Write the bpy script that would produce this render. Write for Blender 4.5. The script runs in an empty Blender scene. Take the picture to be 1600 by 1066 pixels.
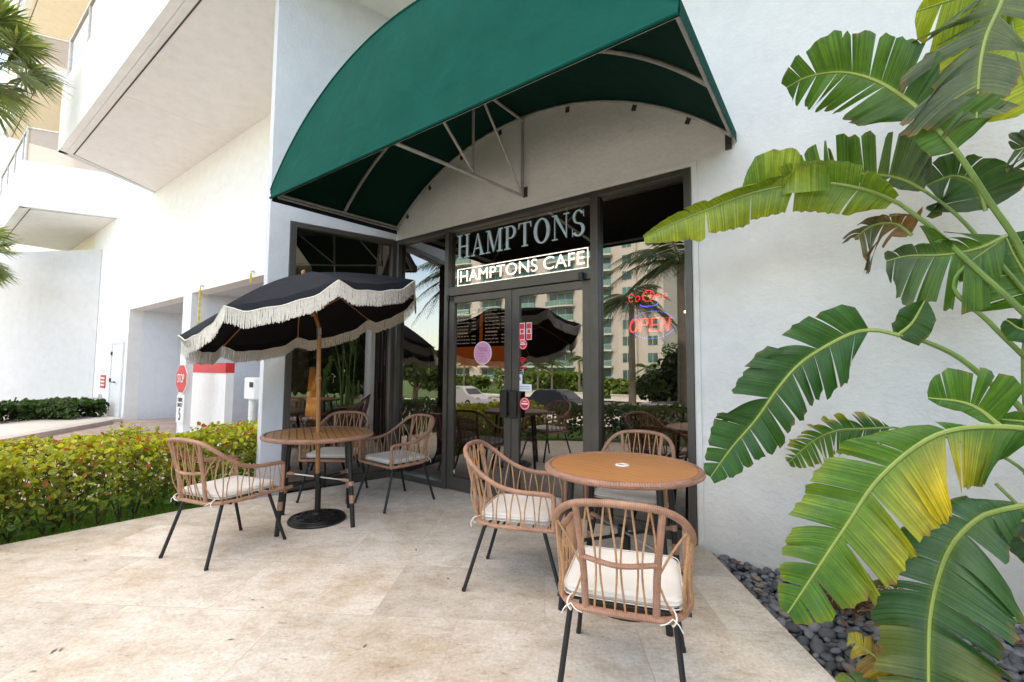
import bpy, bmesh, math, random
import numpy as np
from mathutils import Vector, Matrix
R = math.radians
random.seed(7)
sc = bpy.context.scene
COL = sc.collection

# ------------------------------------------------------------------ camera
CP = Vector((4.48424, -3.62018, 1.29378))
CR = Vector((0.80373046, 0.59495792, 0.00651322))
CU = Vector((0.03342319, -0.05607549, 0.99786694))
CF = Vector((-0.59405407, 0.80179836, 0.06495497))
FPX = 707.537
def ray(x, y): return CF * FPX + CR * (x - 800) - CU * (y - 533)
def at(x, y, Y):
    d = ray(x, y); return CP + d * ((Y - CP.y) / d.y)
def floor_at(x, y, z=0.0):
    d = ray(x, y); return CP + d * ((z - CP.z) / d.z)
def dep(x, y, k): return CP + ray(x, y) * (k / FPX)
def mir(x, y, Y):
    p = at(x, y, Y); return Vector((p.x, -p.y, p.z))

cam_d = bpy.data.cameras.new("camera"); cam = bpy.data.objects.new("camera", cam_d); COL.objects.link(cam)
m = Matrix((CR, CU, -CF)).transposed().to_4x4(); m.translation = CP
cam.matrix_world = m
cam_d.sensor_width = 36; cam_d.lens = FPX / 1600 * 36; cam_d.clip_start = .05; cam_d.clip_end = 2000
sc.camera = cam

# ------------------------------------------------------------------ materials
def newmat(name):
    mt = bpy.data.materials.new(name); mt.use_nodes = True
    nt = mt.node_tree; b = nt.nodes['Principled BSDF']
    return mt, nt, b
def N(nt, t, **kw):
    n = nt.nodes.new(t)
    for k, v in kw.items():
        if k.startswith('i_'): n.inputs[k[2:].replace('_', ' ')].default_value = v
        else: setattr(n, k, v)
    return n
def L(nt, a, b): nt.links.new(a, b)
def ramp(nt, fac, stops):
    r = N(nt, 'ShaderNodeValToRGB')
    els = r.color_ramp.elements
    while len(els) < len(stops): els.new(.5)
    for e, (p, c) in zip(els, stops):
        e.position = p; e.color = (*c, 1) if len(c) == 3 else c
    L(nt, fac, r.inputs['Fac']); return r
def coords(nt, kind='Object', scale=(1, 1, 1), rot=(0, 0, 0)):
    tc = N(nt, 'ShaderNodeTexCoord'); mp = N(nt, 'ShaderNodeMapping')
    mp.inputs['Scale'].default_value = scale; mp.inputs['Rotation'].default_value = rot
    L(nt, tc.outputs[kind], mp.inputs['Vector']); return mp.outputs['Vector']
def noise(nt, vec, scale, detail=4, rough=.55, dist=0):
    n = N(nt, 'ShaderNodeTexNoise'); n.inputs['Scale'].default_value = scale; n.inputs['Detail'].default_value = detail
    n.inputs['Roughness'].default_value = rough; n.inputs['Distortion'].default_value = dist
    L(nt, vec, n.inputs['Vector']); return n.outputs['Fac']
def bump(nt, b, h, strength=.3, dist=.01):
    bn = N(nt, 'ShaderNodeBump'); bn.inputs['Strength'].default_value = strength; bn.inputs['Distance'].default_value = dist
    L(nt, h, bn.inputs['Height']); L(nt, bn.outputs['Normal'], b.inputs['Normal']); return bn
def simple(name, c, rough=.5, metal=0, var=.12, nscale=8, bmp=0, bscale=60, emit=None, es=1, spec=None):
    mt, nt, b = newmat(name)
    v = coords(nt)
    f = noise(nt, v, nscale, 5, .6)
    r = ramp(nt, f, [(.25, tuple(x * (1 - var) for x in c)), (.75, tuple(min(1, x * (1 + var)) for x in c))])
    L(nt, r.outputs[0], b.inputs['Base Color'])
    b.inputs['Roughness'].default_value = rough; b.inputs['Metallic'].default_value = metal
    if spec is not None: b.inputs['Specular IOR Level'].default_value = spec
    if bmp: bump(nt, b, noise(nt, v, bscale, 4, .6), bmp, .004)
    if emit:
        b.inputs['Emission Color'].default_value = (*emit, 1); b.inputs['Emission Strength'].default_value = es
    return mt
def stucco(name, c, dirt=.12, low=False):
    mt, nt, b = newmat(name)
    v = coords(nt)
    big = noise(nt, v, .7, 5, .6); mid = noise(nt, v, 5, 5, .65)
    r1 = ramp(nt, big, [(.3, tuple(x * (1 - dirt) for x in c)), (.62, c)])
    r2 = ramp(nt, mid, [(.3, (.93, .93, .94)), (.6, (1, 1, 1))])
    mx = N(nt, 'ShaderNodeMix', data_type='RGBA', blend_type='MULTIPLY'); mx.inputs[0].default_value = 1
    L(nt, r1.outputs[0], mx.inputs[6]); L(nt, r2.outputs[0], mx.inputs[7])
    out = mx.outputs[2]
    # faint grime near the ground and rain streaks
    sx = N(nt, 'ShaderNodeSeparateXYZ'); L(nt, v, sx.inputs[0])
    mr = N(nt, 'ShaderNodeMapRange'); mr.inputs[1].default_value = -.1; mr.inputs[2].default_value = .35; mr.inputs[3].default_value = .8; mr.inputs[4].default_value = 0
    L(nt, sx.outputs[2], mr.inputs[0])
    mul = N(nt, 'ShaderNodeMath', operation='MULTIPLY'); L(nt, mr.outputs[0], mul.inputs[0]); L(nt, noise(nt, v, 9, 6, .7), mul.inputs[1])
    sv = coords(nt, scale=(7, 7, .35)); st = ramp(nt, noise(nt, sv, 1.2, 5, .6), [(.58, (0, 0, 0)), (.8, (.05,) * 3 if low else (.16,) * 3)])
    add = N(nt, 'ShaderNodeMath', operation='ADD', use_clamp=True); L(nt, mul.outputs[0], add.inputs[0]); L(nt, st.outputs[0], add.inputs[1])
    m2 = N(nt, 'ShaderNodeMix', data_type='RGBA'); L(nt, add.outputs[0], m2.inputs[0]); L(nt, out, m2.inputs[6]); m2.inputs[7].default_value = (c[0] * .62, c[1] * .60, c[2] * .57, 1)
    L(nt, m2.outputs[2], b.inputs['Base Color'])
    b.inputs['Roughness'].default_value = .85
    hb = noise(nt, v, 28, 6, .62); h2 = noise(nt, v, 5, 4, .6)
    ad = N(nt, 'ShaderNodeMath', operation='MULTIPLY_ADD'); L(nt, h2, ad.inputs[0]); ad.inputs[1].default_value = 2.2; L(nt, hb, ad.inputs[2])
    bump(nt, b, ad.outputs[0], .42, .013)
    return mt
M = {}
M['white_wall'] = stucco('white stucco', (.83, .82, .80), .07)
M['lit_wall'] = stucco('lit white stucco', (.90, .89, .87), .02, True)  # same stucco made paler: the facade's stronger light is put into the colour
M['shaded_wall'] = stucco('shaded white stucco', (.66, .68, .715), .05)  # same stucco again, shade and bluish skylight put into the colour
M['soffit'] = stucco('soffit paint', (.87, .84, .82), .03)
M['plain_wall'] = stucco('garden wall', (.70, .695, .69), .04)
M['beige_wall'] = stucco('beige stucco', (.90, .80, .65), .04)
M['groove'] = simple('groove dark', (.05, .045, .04), .8)
M['bronze'] = simple('bronze aluminium', (.115, .105, .095), .38, .55, .15, 5, .05)
M['bronze_dark'] = simple('dark bronze', (.035, .03, .03), .4, .4)
M['awning_tube'] = simple('galvanised tube', (.52, .51, .49), .45, .35, .2, 12)
M['black_metal'] = simple('black metal', (.016, .017, .019), .42, .2, .3, 30, .05)
M['silver'] = simple('silver metal', (.55, .55, .55), .3, .9)
M['cast_iron'] = simple('cast iron', (.012, .012, .013), .38, .3, .4, 20, .3, 90)
M['white_paint'] = simple('white paint', (.78, .78, .78), .5, 0, .05, 3)
M['red_paint'] = simple('red paint', (.55, .02, .02), .5)
M['yellow_paint'] = simple('yellow paint', (.75, .55, .05), .6)
M['cream_fringe'] = simple('cream fringe', (.70, .66, .58), .9, 0, .18, 60)
M['tie'] = simple('cream tie cloth', (.75, .72, .66), .9)
M['skin_ring'] = simple('ivory plastic', (.78, .74, .66), .35)

def wicker(name, c, wraps=150, dark=.55, bs=.8):
    mt, nt, b = newmat(name)
    tc = N(nt, 'ShaderNodeTexCoord'); sx = N(nt, 'ShaderNodeSeparateXYZ'); L(nt, tc.outputs['UV'], sx.inputs[0])
    w = N(nt, 'ShaderNodeMath', operation='MULTIPLY'); w.inputs[1].default_value = wraps; L(nt, sx.outputs[0], w.inputs[0])
    ns = noise(nt, tc.outputs['Object'], 40, 3); ad = N(nt, 'ShaderNodeMath', operation='MULTIPLY_ADD'); L(nt, ns, ad.inputs[0]); ad.inputs[1].default_value = .6; L(nt, w.outputs[0], ad.inputs[2])
    pp = N(nt, 'ShaderNodeMath', operation='PINGPONG'); pp.inputs[1].default_value = .5; L(nt, ad.outputs[0], pp.inputs[0])
    r = ramp(nt, pp.outputs[0], [(.0, tuple(x * dark for x in c)), (.16, c)])
    oi = N(nt, 'ShaderNodeObjectInfo'); va = N(nt, 'ShaderNodeVectorMath', operation='ADD'); L(nt, tc.outputs['Object'], va.inputs[0]); L(nt, oi.outputs['Random'], va.inputs[1]); big = ramp(nt, noise(nt, va.outputs[0], 9, 5, .75), [(.3, (.66, .60, .56)), (.5, (.95, .93, .92)), (.72, (1.22, 1.2, 1.16))])
    mx = N(nt, 'ShaderNodeMix', data_type='RGBA', blend_type='MULTIPLY'); mx.inputs[0].default_value = 1
    L(nt, r.outputs[0], mx.inputs[6]); L(nt, big.outputs[0], mx.inputs[7]); L(nt, mx.outputs[2], b.inputs['Base Color'])
    b.inputs['Roughness'].default_value = .5
    bump(nt, b, pp.outputs[0], bs, .003)
    return mt
M['wicker'] = wicker('wrapped rattan', (.42, .235, .155), 140)
M['cane'] = wicker('thin cane', (.47, .27, .135), 30, .8, .2)
M['rim_weave'] = wicker('rim weave', (.40, .22, .15), 75, .35, 1)

def travertine():
    mt, nt, b = newmat('travertine paving')
    v = coords(nt, rot=(0, 0, R(-33)))
    br = N(nt, 'ShaderNodeTexBrick'); br.offset = .5
    L(nt, v, br.inputs['Vector'])
    br.inputs['Scale'].default_value = 1; br.inputs['Brick Width'].default_value = .91; br.inputs['Row Height'].default_value = .61
    br.inputs['Mortar Size'].default_value = .0022; br.inputs['Mortar Smooth'].default_value = .2; br.inputs['Bias'].default_value = 0
    br.inputs['Color1'].default_value = (0, 0, 0, 1); br.inputs['Color2'].default_value = (1, 1, 1, 1); br.inputs['Mortar'].default_value = (.5, .5, .5, 1)
    # per-tile offset of the veining
    mu = N(nt, 'ShaderNodeVectorMath', operation='SCALE'); L(nt, br.outputs['Color'], mu.inputs[0]); mu.inputs['Scale'].default_value = 11.3
    ad = N(nt, 'ShaderNodeVectorMath', operation='ADD'); L(nt, v, ad.inputs[0]); L(nt, mu.outputs[0], ad.inputs[1])
    st = N(nt, 'ShaderNodeMapping'); st.inputs['Scale'].default_value = (1.0, 1.35, 1); L(nt, ad.outputs[0], st.inputs['Vector'])
    cl = noise(nt, st.outputs[0], 5.5, 14, .80, .2)
    r = ramp(nt, cl, [(.26, (.38, .315, .235)), (.40, (.54, .485, .415)), (.50, (.64, .60, .54)), (.62, (.71, .69, .645)), (.80, (.60, .55, .48))])
    # tile tone
    tn = N(nt, 'ShaderNodeMapRange'); tn.inputs[3].default_value = .84; tn.inputs[4].default_value = 1.06; L(nt, br.outputs['Color'], tn.inputs[0])
    cm = N(nt, 'ShaderNodeVectorMath', operation='SCALE'); L(nt, r.outputs[0], cm.inputs[0]); L(nt, tn.outputs[0], cm.inputs['Scale'])
    wash = ramp(nt, noise(nt, v, 1.1, 8, .66, .3), [(.34, (.80, .70, .58)), (.47, (.96, .93, .885)), (.62, (1.04, 1.035, 1.03))])
    wm = N(nt, 'ShaderNodeMix', data_type='RGBA', blend_type='MULTIPLY'); wm.inputs[0].default_value = 1
    L(nt, cm.outputs[0], wm.inputs[6]); L(nt, wash.outputs[0], wm.inputs[7])
    # pits
    pv = N(nt, 'ShaderNodeMapping'); pv.inputs['Scale'].default_value = (1, 2.4, 1); L(nt, ad.outputs[0], pv.inputs['Vector'])
    pit = ramp(nt, noise(nt, pv.outputs[0], 22, 9, .76), [(.30, (.30, .26, .22)), (.42, (1, 1, 1))])
    pm = N(nt, 'ShaderNodeMix', data_type='RGBA', blend_type='MULTIPLY'); pm.inputs[0].default_value = 1
    L(nt, wm.outputs[2], pm.inputs[6]); L(nt, pit.outputs[0], pm.inputs[7])
    fine = ramp(nt, noise(nt, v, 55, 5, .75), [(.3, (.76, .745, .72)), (.6, (1.06, 1.06, 1.06))])
    fm = N(nt, 'ShaderNodeMix', data_type='RGBA', blend_type='MULTIPLY'); fm.inputs[0].default_value = 1
    L(nt, pm.outputs[2], fm.inputs[6]); L(nt, fine.outputs[0], fm.inputs[7])
    mm = N(nt, 'ShaderNodeMix', data_type='RGBA'); mfac = N(nt, 'ShaderNodeMath', operation='MULTIPLY'); mfac.inputs[1].default_value = .6
    L(nt, br.outputs['Fac'], mfac.inputs[0]); L(nt, mfac.outputs[0], mm.inputs[0]); L(nt, fm.outputs[2], mm.inputs[6]); mm.inputs[7].default_value = (.36, .32, .27, 1)
    L(nt, mm.outputs[2], b.inputs['Base Color'])
    b.inputs['Roughness'].default_value = .62
    h = N(nt, 'ShaderNodeMath', operation='MULTIPLY_ADD'); L(nt, br.outputs['Fac'], h.inputs[0]); h.inputs[1].default_value = -.6; L(nt, noise(nt, pv.outputs[0], 26, 7, .72), h.inputs[2])
    bump(nt, b, h.outputs[0], .25, .004)
    return mt
M['travertine'] = travertine()

def wood(name, c1, c2, slat=0, rot=0, gap=.006, gloss=.35):
    mt, nt, b = newmat(name)
    v = coords(nt, scale=(1, 1, 1), rot=(0, 0, rot))
    sv = N(nt, 'ShaderNodeMapping'); sv.inputs['Scale'].default_value = (1.2, 22, 22); L(nt, v, sv.inputs['Vector'])
    r = ramp(nt, noise(nt, sv.outputs[0], 4, 6, .65, .4), [(.3, c1), (.7, c2)])
    out = r.outputs[0]
    if slat:
        sx = N(nt, 'ShaderNodeSeparateXYZ'); L(nt, v, sx.inputs[0])
        md = N(nt, 'ShaderNodeMath', operation='PINGPONG'); md.inputs[1].default_value = slat / 2; L(nt, sx.outputs[1], md.inputs[0])
        lt = N(nt, 'ShaderNodeMath', operation='LESS_THAN'); lt.inputs[1].default_value = gap / 2; L(nt, md.outputs[0], lt.inputs[0])
        mx = N(nt, 'ShaderNodeMix', data_type='RGBA'); L(nt, lt.outputs[0], mx.inputs[0]); L(nt, out, mx.inputs[6]); mx.inputs[7].default_value = (c1[0] * .3, c1[1] * .25, c1[2] * .2, 1)
        out = mx.outputs[2]
    L(nt, out, b.inputs['Base Color']); b.inputs['Roughness'].default_value = gloss
    bump(nt, b, noise(nt, sv.outputs[0], 8, 4), .08, .002)
    return mt
M['board'] = wood('table boards', (.40, .165, .05), (.56, .26, .085), .058, R(12), .0018, .42)
M['pole_wood'] = wood('pole wood', (.34, .14, .045), (.46, .21, .07), 0, 0)

def canvas(name, c, under=None):
    mt, nt, b = newmat(name)
    v = coords(nt)
    f = noise(nt, v, 3, 5, .6)
    fg = noise(nt, v, 260, 2, .5)
    r = ramp(nt, f, [(.3, tuple(x * .88 for x in c)), (.7, tuple(x * 1.08 for x in c))])
    L(nt, r.outputs[0], b.inputs['Base Color'])
    b.inputs['Roughness'].default_value = .9; b.inputs['Specular IOR Level'].default_value = .12
    ad = N(nt, 'ShaderNodeMath', operation='MULTIPLY_ADD'); L(nt, noise(nt, v, 2.2, 3, .5, .6), ad.inputs[0]); ad.inputs[1].default_value = 14; L(nt, fg, ad.inputs[2])
    bump(nt, b, ad.outputs[0], .4, .005)
    return mt
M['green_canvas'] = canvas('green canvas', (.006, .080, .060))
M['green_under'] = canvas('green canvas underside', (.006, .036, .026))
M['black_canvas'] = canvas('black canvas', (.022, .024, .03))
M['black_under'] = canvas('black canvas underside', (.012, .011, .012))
M['cushion'] = canvas('cushion linen', (.80, .775, .73))

def glass(name, tint, refl):
    mt = bpy.data.materials.new(name); mt.use_nodes = True; nt = mt.node_tree; nt.nodes.clear()
    o = N(nt, 'ShaderNodeOutputMaterial'); g = N(nt, 'ShaderNodeBsdfGlossy'); t = N(nt, 'ShaderNodeBsdfTransparent'); mx = N(nt, 'ShaderNodeMixShader')
    g.inputs['Color'].default_value = (1, .97, .93, 1); g.inputs['Roughness'].default_value = 0
    t.inputs['Color'].default_value = (*tint, 1)
    lw = N(nt, 'ShaderNodeLayerWeight'); lw.inputs['Blend'].default_value = .35
    mr = N(nt, 'ShaderNodeMapRange'); mr.inputs[3].default_value = refl; mr.inputs[4].default_value = .95; L(nt, lw.outputs['Fresnel'], mr.inputs[0])
    v = coords(nt); bn = N(nt, 'ShaderNodeBump'); bn.inputs['Strength'].default_value = .02; bn.inputs['Distance'].default_value = .02
    L(nt, noise(nt, v, .9, 1, .4), bn.inputs['Height']); L(nt, bn.outputs[0], g.inputs['Normal'])
    L(nt, mr.outputs[0], mx.inputs[0]); L(nt, t.outputs[0], mx.inputs[1]); L(nt, g.outputs[0], mx.inputs[2]); L(nt, mx.outputs[0], o.inputs[0])
    return mt
M['glass'] = glass('tinted window glass', (.34, .30, .27), .19)
M['rail_glass'] = glass('railing glass', (.62, .54, .44), .10)

def emis(name, c, s):
    mt = bpy.data.materials.new(name); mt.use_nodes = True; nt = mt.node_tree; nt.nodes.clear()
    o = N(nt, 'ShaderNodeOutputMaterial'); e = N(nt, 'ShaderNodeEmission'); e.inputs[0].default_value = (*c, 1); e.inputs[1].default_value = s
    L(nt, e.outputs[0], o.inputs[0]); return mt
M['neon'] = emis('white neon', (1, .97, .9), 7.0)
M['led_red'] = emis('red led', (1, .03, .02), 8)
M['led_blue'] = emis('blue led', (.10, .08, 1), 8)
M['led_white'] = emis('white bulb', (1, .9, .7), 16)
M['lamp_glow'] = emis('lamp glow', (1, .42, .10), 1.1)

def leafmat(name, rough=.30, trans=.36, stripe=210, bs=.8):
    mt, nt, b = newmat(name)
    at_ = N(nt, 'ShaderNodeAttribute'); at_.attribute_name = 'Col'
    tc = N(nt, 'ShaderNodeTexCoord')
    n1 = ramp(nt, noise(nt, tc.outputs['Object'], 9, 5, .7), [(.3, (.72, .76, .7)), (.7, (1.2, 1.15, 1.1))])
    mx = N(nt, 'ShaderNodeMix', data_type='RGBA', blend_type='MULTIPLY'); mx.inputs[0].default_value = 1
    L(nt, at_.outputs['Color'], mx.inputs[6]); L(nt, n1.outputs[0], mx.inputs[7])
    out = mx.outputs[2]
    if stripe:
        sx = N(nt, 'ShaderNodeMapping'); sx.inputs['Scale'].default_value = (stripe, 3.0, 1); L(nt, tc.outputs['UV'], sx.inputs['Vector'])
        nf = noise(nt, sx.outputs[0], .55, 4, .75)
        r2 = ramp(nt, nf, [(.32, (.45, .50, .42)), (.5, (1.0, 1.0, .95)), (.68, (1.75, 1.6, 1.35))])
        m2 = N(nt, 'ShaderNodeMix', data_type='RGBA', blend_type='MULTIPLY'); m2.inputs[0].default_value = 1
        L(nt, out, m2.inputs[6]); L(nt, r2.outputs[0], m2.inputs[7]); out = m2.outputs[2]
        bump(nt, b, nf, bs, .004)
    L(nt, out, b.inputs['Base Color']); b.inputs['Roughness'].default_value = rough
    if trans:
        tr = N(nt, 'ShaderNodeBsdfTranslucent'); hs = N(nt, 'ShaderNodeHueSaturation'); hs.inputs['Value'].default_value = 1.5; hs.inputs['Saturation'].default_value = 1.15
        L(nt, out, hs.inputs['Color']); L(nt, hs.outputs[0], tr.inputs[0])
        ms = N(nt, 'ShaderNodeMixShader'); ms.inputs[0].default_value = trans
        o = nt.nodes['Material Output']; L(nt, b.outputs[0], ms.inputs[1]); L(nt, tr.outputs[0], ms.inputs[2]); L(nt, ms.outputs[0], o.inputs[0])
    return mt
M['big_leaf'] = leafmat('banana leaf')
M['leaf'] = leafmat('hedge leaf', .42, .35, 0)
M['bark'] = simple('bark', (.16, .12, .09), .9, 0, .3, 10, .6, 40)
M['stalk'] = simple('green stalk', (.16, .25, .05), .4, 0, .3, 6)
M['dead_fibre'] = simple('dead fibre', (.20, .11, .06), .9, 0, .5, 20)
M['stem'] = simple('hedge stem', (.10, .06, .035), .8, 0, .3, 20)

def pebble_mat():
    mt, nt, b = newmat('dark pebbles')
    at_ = N(nt, 'ShaderNodeAttribute'); at_.attribute_name = 'Col'
    v = coords(nt)
    n1 = ramp(nt, noise(nt, v, 60, 5, .7), [(.3, (.8, .8, .8)), (.7, (1.2, 1.2, 1.2))])
    mx = N(nt, 'ShaderNodeMix', data_type='RGBA', blend_type='MULTIPLY'); mx.inputs[0].default_value = 1
    L(nt, at_.outputs['Color'], mx.inputs[6]); L(nt, n1.outputs[0], mx.inputs[7]); L(nt, mx.outputs[2], b.inputs['Base Color'])
    b.inputs['Roughness'].default_value = .6; bump(nt, b, noise(nt, v, 150, 3), .15, .002)
    return mt
M['pebble'] = pebble_mat()
M['soil'] = simple('dark soil', (.05, .042, .036), .95, 0, .3, 10, .8, 60)
def grass_ground():
    mt, nt, b = newmat('lawn ground')
    v = coords(nt); r = ramp(nt, noise(nt, v, 3, 8, .75), [(.3, (.035, .075, .012)), (.7, (.10, .17, .03))])
    L(nt, r.outputs[0], b.inputs['Base Color']); b.inputs['Roughness'].default_value = .9
    bump(nt, b, noise(nt, v, 60, 4), .8, .03); return mt
M['lawn'] = grass_ground()
M['asphalt'] = simple('asphalt', (.10, .098, .095), .85, 0, .15, 3, .4, 120)
def pavers():
    mt, nt, b = newmat('pink concrete pavers')
    v = coords(nt); br = N(nt, 'ShaderNodeTexBrick'); L(nt, v, br.inputs['Vector']); br.inputs['Scale'].default_value = 1
    br.inputs['Brick Width'].default_value = .2; br.inputs['Row Height'].default_value = .1; br.inputs['Mortar Size'].default_value = .006
    br.inputs['Color1'].default_value = (.40, .30, .25, 1); br.inputs['Color2'].default_value = (.52, .42, .36, 1); br.inputs['Mortar'].default_value = (.3, .25, .22, 1)
    mx = N(nt, 'ShaderNodeMix', data_type='RGBA', blend_type='MULTIPLY'); mx.inputs[0].default_value = 1
    L(nt, br.outputs[0], mx.inputs[6]); L(nt, ramp(nt, noise(nt, v, 1.5, 5), [(.3, (.85, .85, .85)), (.7, (1.1, 1.1, 1.1))]).outputs[0], mx.inputs[7])
    L(nt, mx.outputs[2], b.inputs['Base Color']); b.inputs['Roughness'].default_value = .85; return mt
M['pavers'] = pavers()
M['kerb'] = simple('kerb concrete', (.52, .47, .43), .85, 0, .12, 4, .3)
M['curb_white'] = simple('pale concrete', (.60, .57, .52), .85, 0, .1, 2, .3)

# ------------------------------------------------------------------ mesh helpers
def catmull(pts, n):
    P = [Vector(p) for p in pts]; out = []
    Q = [P[0] * 2 - P[1]] + P + [P[-1] * 2 - P[-2]]
    for i in range(1, len(Q) - 2):
        for k in range(n):
            t = k / n; a, b, c, d = Q[i - 1], Q[i], Q[i + 1], Q[i + 2]
            out.append(.5 * ((2 * b) + (c - a) * t + (2 * a - 5 * b + 4 * c - d) * t * t + (3 * b - a - 3 * c + d) * t ** 3))
    out.append(P[-1].copy()); return out
class MB:
    def __init__(s): s.v = []; s.f = []; s.uv = []; s.mi = []; s.col = []
    def add(s, vs, fs, uvs=None, mi=0, col=None):
        o = len(s.v); s.v += [tuple(x) for x in vs]
        if col is not None:
            while len(s.col) < o: s.col.append((1, 1, 1, 1))
            s.col += [(*c[:3], 1) for c in (col if isinstance(col, list) else [col] * len(vs))]
        for i, f in enumerate(fs):
            s.f.append(tuple(o + j for j in f)); s.mi.append(mi)
            s.uv.append([uvs[j] for j in f] if uvs else [(0, 0)] * len(f))
        return s
    def box(s, c, d, rz=0, mi=0, M4=None):
        hx, hy, hz = d[0] / 2, d[1] / 2, d[2] / 2
        vs = [Vector((x * hx, y * hy, z * hz)) for x in (-1, 1) for y in (-1, 1) for z in (-1, 1)]
        rm = Matrix.Rotation(rz, 4, 'Z') if M4 is None else M4
        vs = [rm @ v + Vector(c) for v in vs]
        return s.add(vs, [(0, 1, 3, 2), (4, 6, 7, 5), (0, 4, 5, 1), (2, 3, 7, 6), (0, 2, 6, 4), (1, 5, 7, 3)], mi=mi)
    def bx(s, x0, x1, y0, y1, z0, z1, mi=0):
        return s.box(((x0 + x1) / 2, (y0 + y1) / 2, (z0 + z1) / 2), (x1 - x0, y1 - y0, z1 - z0), mi=mi)
    def tube(s, pts, r, seg=8, cap=True, mi=0, flat=1.0):
        P = [Vector(p) for p in pts]; n = len(P)
        rr = r if isinstance(r, (list, tuple)) else [r] * n
        if len(rr) != n: rr = [rr[0] + (rr[-1] - rr[0]) * i / (n - 1) for i in range(n)]
        T = [(P[min(i + 1, n - 1)] - P[max(i - 1, 0)]).normalized() for i in range(n)]
        up = Vector((0, 0, 1)) if abs(T[0].z) < .9 else Vector((1, 0, 0))
        a = T[0].cross(up).normalized(); vs = []; uvs = []; ln = 0
        for i in range(n):
            if i: ln += (P[i] - P[i - 1]).length
            a = (a - T[i] * a.dot(T[i])).normalized(); b = T[i].cross(a)
            for k in range(seg + 1):
                t = 2 * math.pi * k / seg
                vs.append(P[i] + (a * math.cos(t) + b * math.sin(t) * flat) * rr[i]); uvs.append((ln, k / seg))
        fs = []
        w = seg + 1
        for i in range(n - 1):
            for k in range(seg):
                fs.append((i * w + k, i * w + k + 1, (i + 1) * w + k + 1, (i + 1) * w + k))
        if cap:
            fs.append(tuple(range(seg - 1, -1, -1))); fs.append(tuple((n - 1) * w + k for k in range(seg)))
        return s.add(vs, fs, uvs, mi)
    def lathe(s, prof, c=(0, 0, 0), seg=32, mi=0):
        vs = []; fs = []; uvs = []
        for (r, z) in prof:
            for k in range(seg + 1):
                t = 2 * math.pi * k / seg; vs.append((c[0] + r * math.cos(t), c[1] + r * math.sin(t), c[2] + z)); uvs.append((t * max(r, .05), z))
        w = seg + 1
        for i in range(len(prof) - 1):
            for k in range(seg): fs.append((i * w + k, i * w + k + 1, (i + 1) * w + k + 1, (i + 1) * w + k))
        return s.add(vs, fs, uvs, mi)
    def prism(s, poly, fn, depth, mi=0):
        # poly: 2D points; fn(u,v,d) -> 3D
        n = len(poly); vs = [fn(u, v, 0) for u, v in poly] + [fn(u, v, depth) for u, v in poly]
        fs = [tuple(range(n)), tuple(range(2 * n - 1, n - 1, -1))] + [(i, (i + 1) % n, n + (i + 1) % n, n + i) for i in range(n)]
        return s.add(vs, fs, mi=mi)
    def ico(s, c, r, sc3=(1, 1, 1), rot=None, sub=1, col=None, mi=0):
        vs, fs = ICO[sub]
        rm = rot or Matrix.Identity(3)
        return s.add([rm @ Vector((v[0] * sc3[0] * r, v[1] * sc3[1] * r, v[2] * sc3[2] * r)) + Vector(c) for v in vs], fs, col=col, mi=mi)
    def build(s, name, mats, parent=None, smooth=True, loc=None):
        me = bpy.data.meshes.new(name); me.from_pydata(s.v, [], s.f)
        if not isinstance(mats, (list, tuple)): mats = [mats]
        for m_ in mats: me.materials.append(m_)
        me.polygons.foreach_set('material_index', s.mi)
        uvl = me.uv_layers.new(name='UVMap')
        flat = [c for f in s.uv for p in f for c in p]; uvl.data.foreach_set('uv', flat)
        if s.col:
            while len(s.col) < len(s.v): s.col.append((1, 1, 1, 1))
            ca = me.color_attributes.new('Col', 'FLOAT_COLOR', 'POINT'); ca.data.foreach_set('color', [x for c in s.col for x in c])
        if smooth: me.polygons.foreach_set('use_smooth', [True] * len(me.polygons))
        me.update()
        if smooth:
            try: me.set_sharp_from_angle(angle=R(38))
            except Exception: pass
        o = bpy.data.objects.new(name, me); COL.objects.link(o)
        if parent is not None: o.parent = parent
        if loc is not None: o.location = loc
        return o
ICO = {}
for sub in (1, 2):
    bm = bmesh.new(); bmesh.ops.create_icosphere(bm, subdivisions=sub, radius=1)
    ICO[sub] = ([tuple(v.co) for v in bm.verts], [tuple(v.index for v in f.verts) for f in bm.faces]); bm.free()
def tag(o, label=None, cat=None, group=None, kind=None):
    if label: o['label'] = label
    if cat: o['category'] = cat
    if group: o['group'] = group
    if kind: o['kind'] = kind
    return o
def thing(name, label, cat, loc=(0, 0, 0), rz=0, group=None):
    o = bpy.data.objects.new(name, None); COL.objects.link(o); o.location = loc; o.rotation_euler = (0, 0, rz); o.empty_display_size = .1
    return tag(o, label, cat, group)
def struct(o): o['kind'] = 'structure'; return o
def kids(o): return [c for c in bpy.data.objects if c.parent == o]
def copy_tree(o, parent=None):
    c = o.copy(); COL.objects.link(c)
    if parent is not None: c.parent = parent
    for ch in kids(o): copy_tree(ch, c)
    return c
def bevel(o, w, seg=2):
    md = o.modifiers.new('bevel', 'BEVEL'); md.width = w; md.segments = seg; md.limit_method = 'ANGLE'; return o
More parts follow.
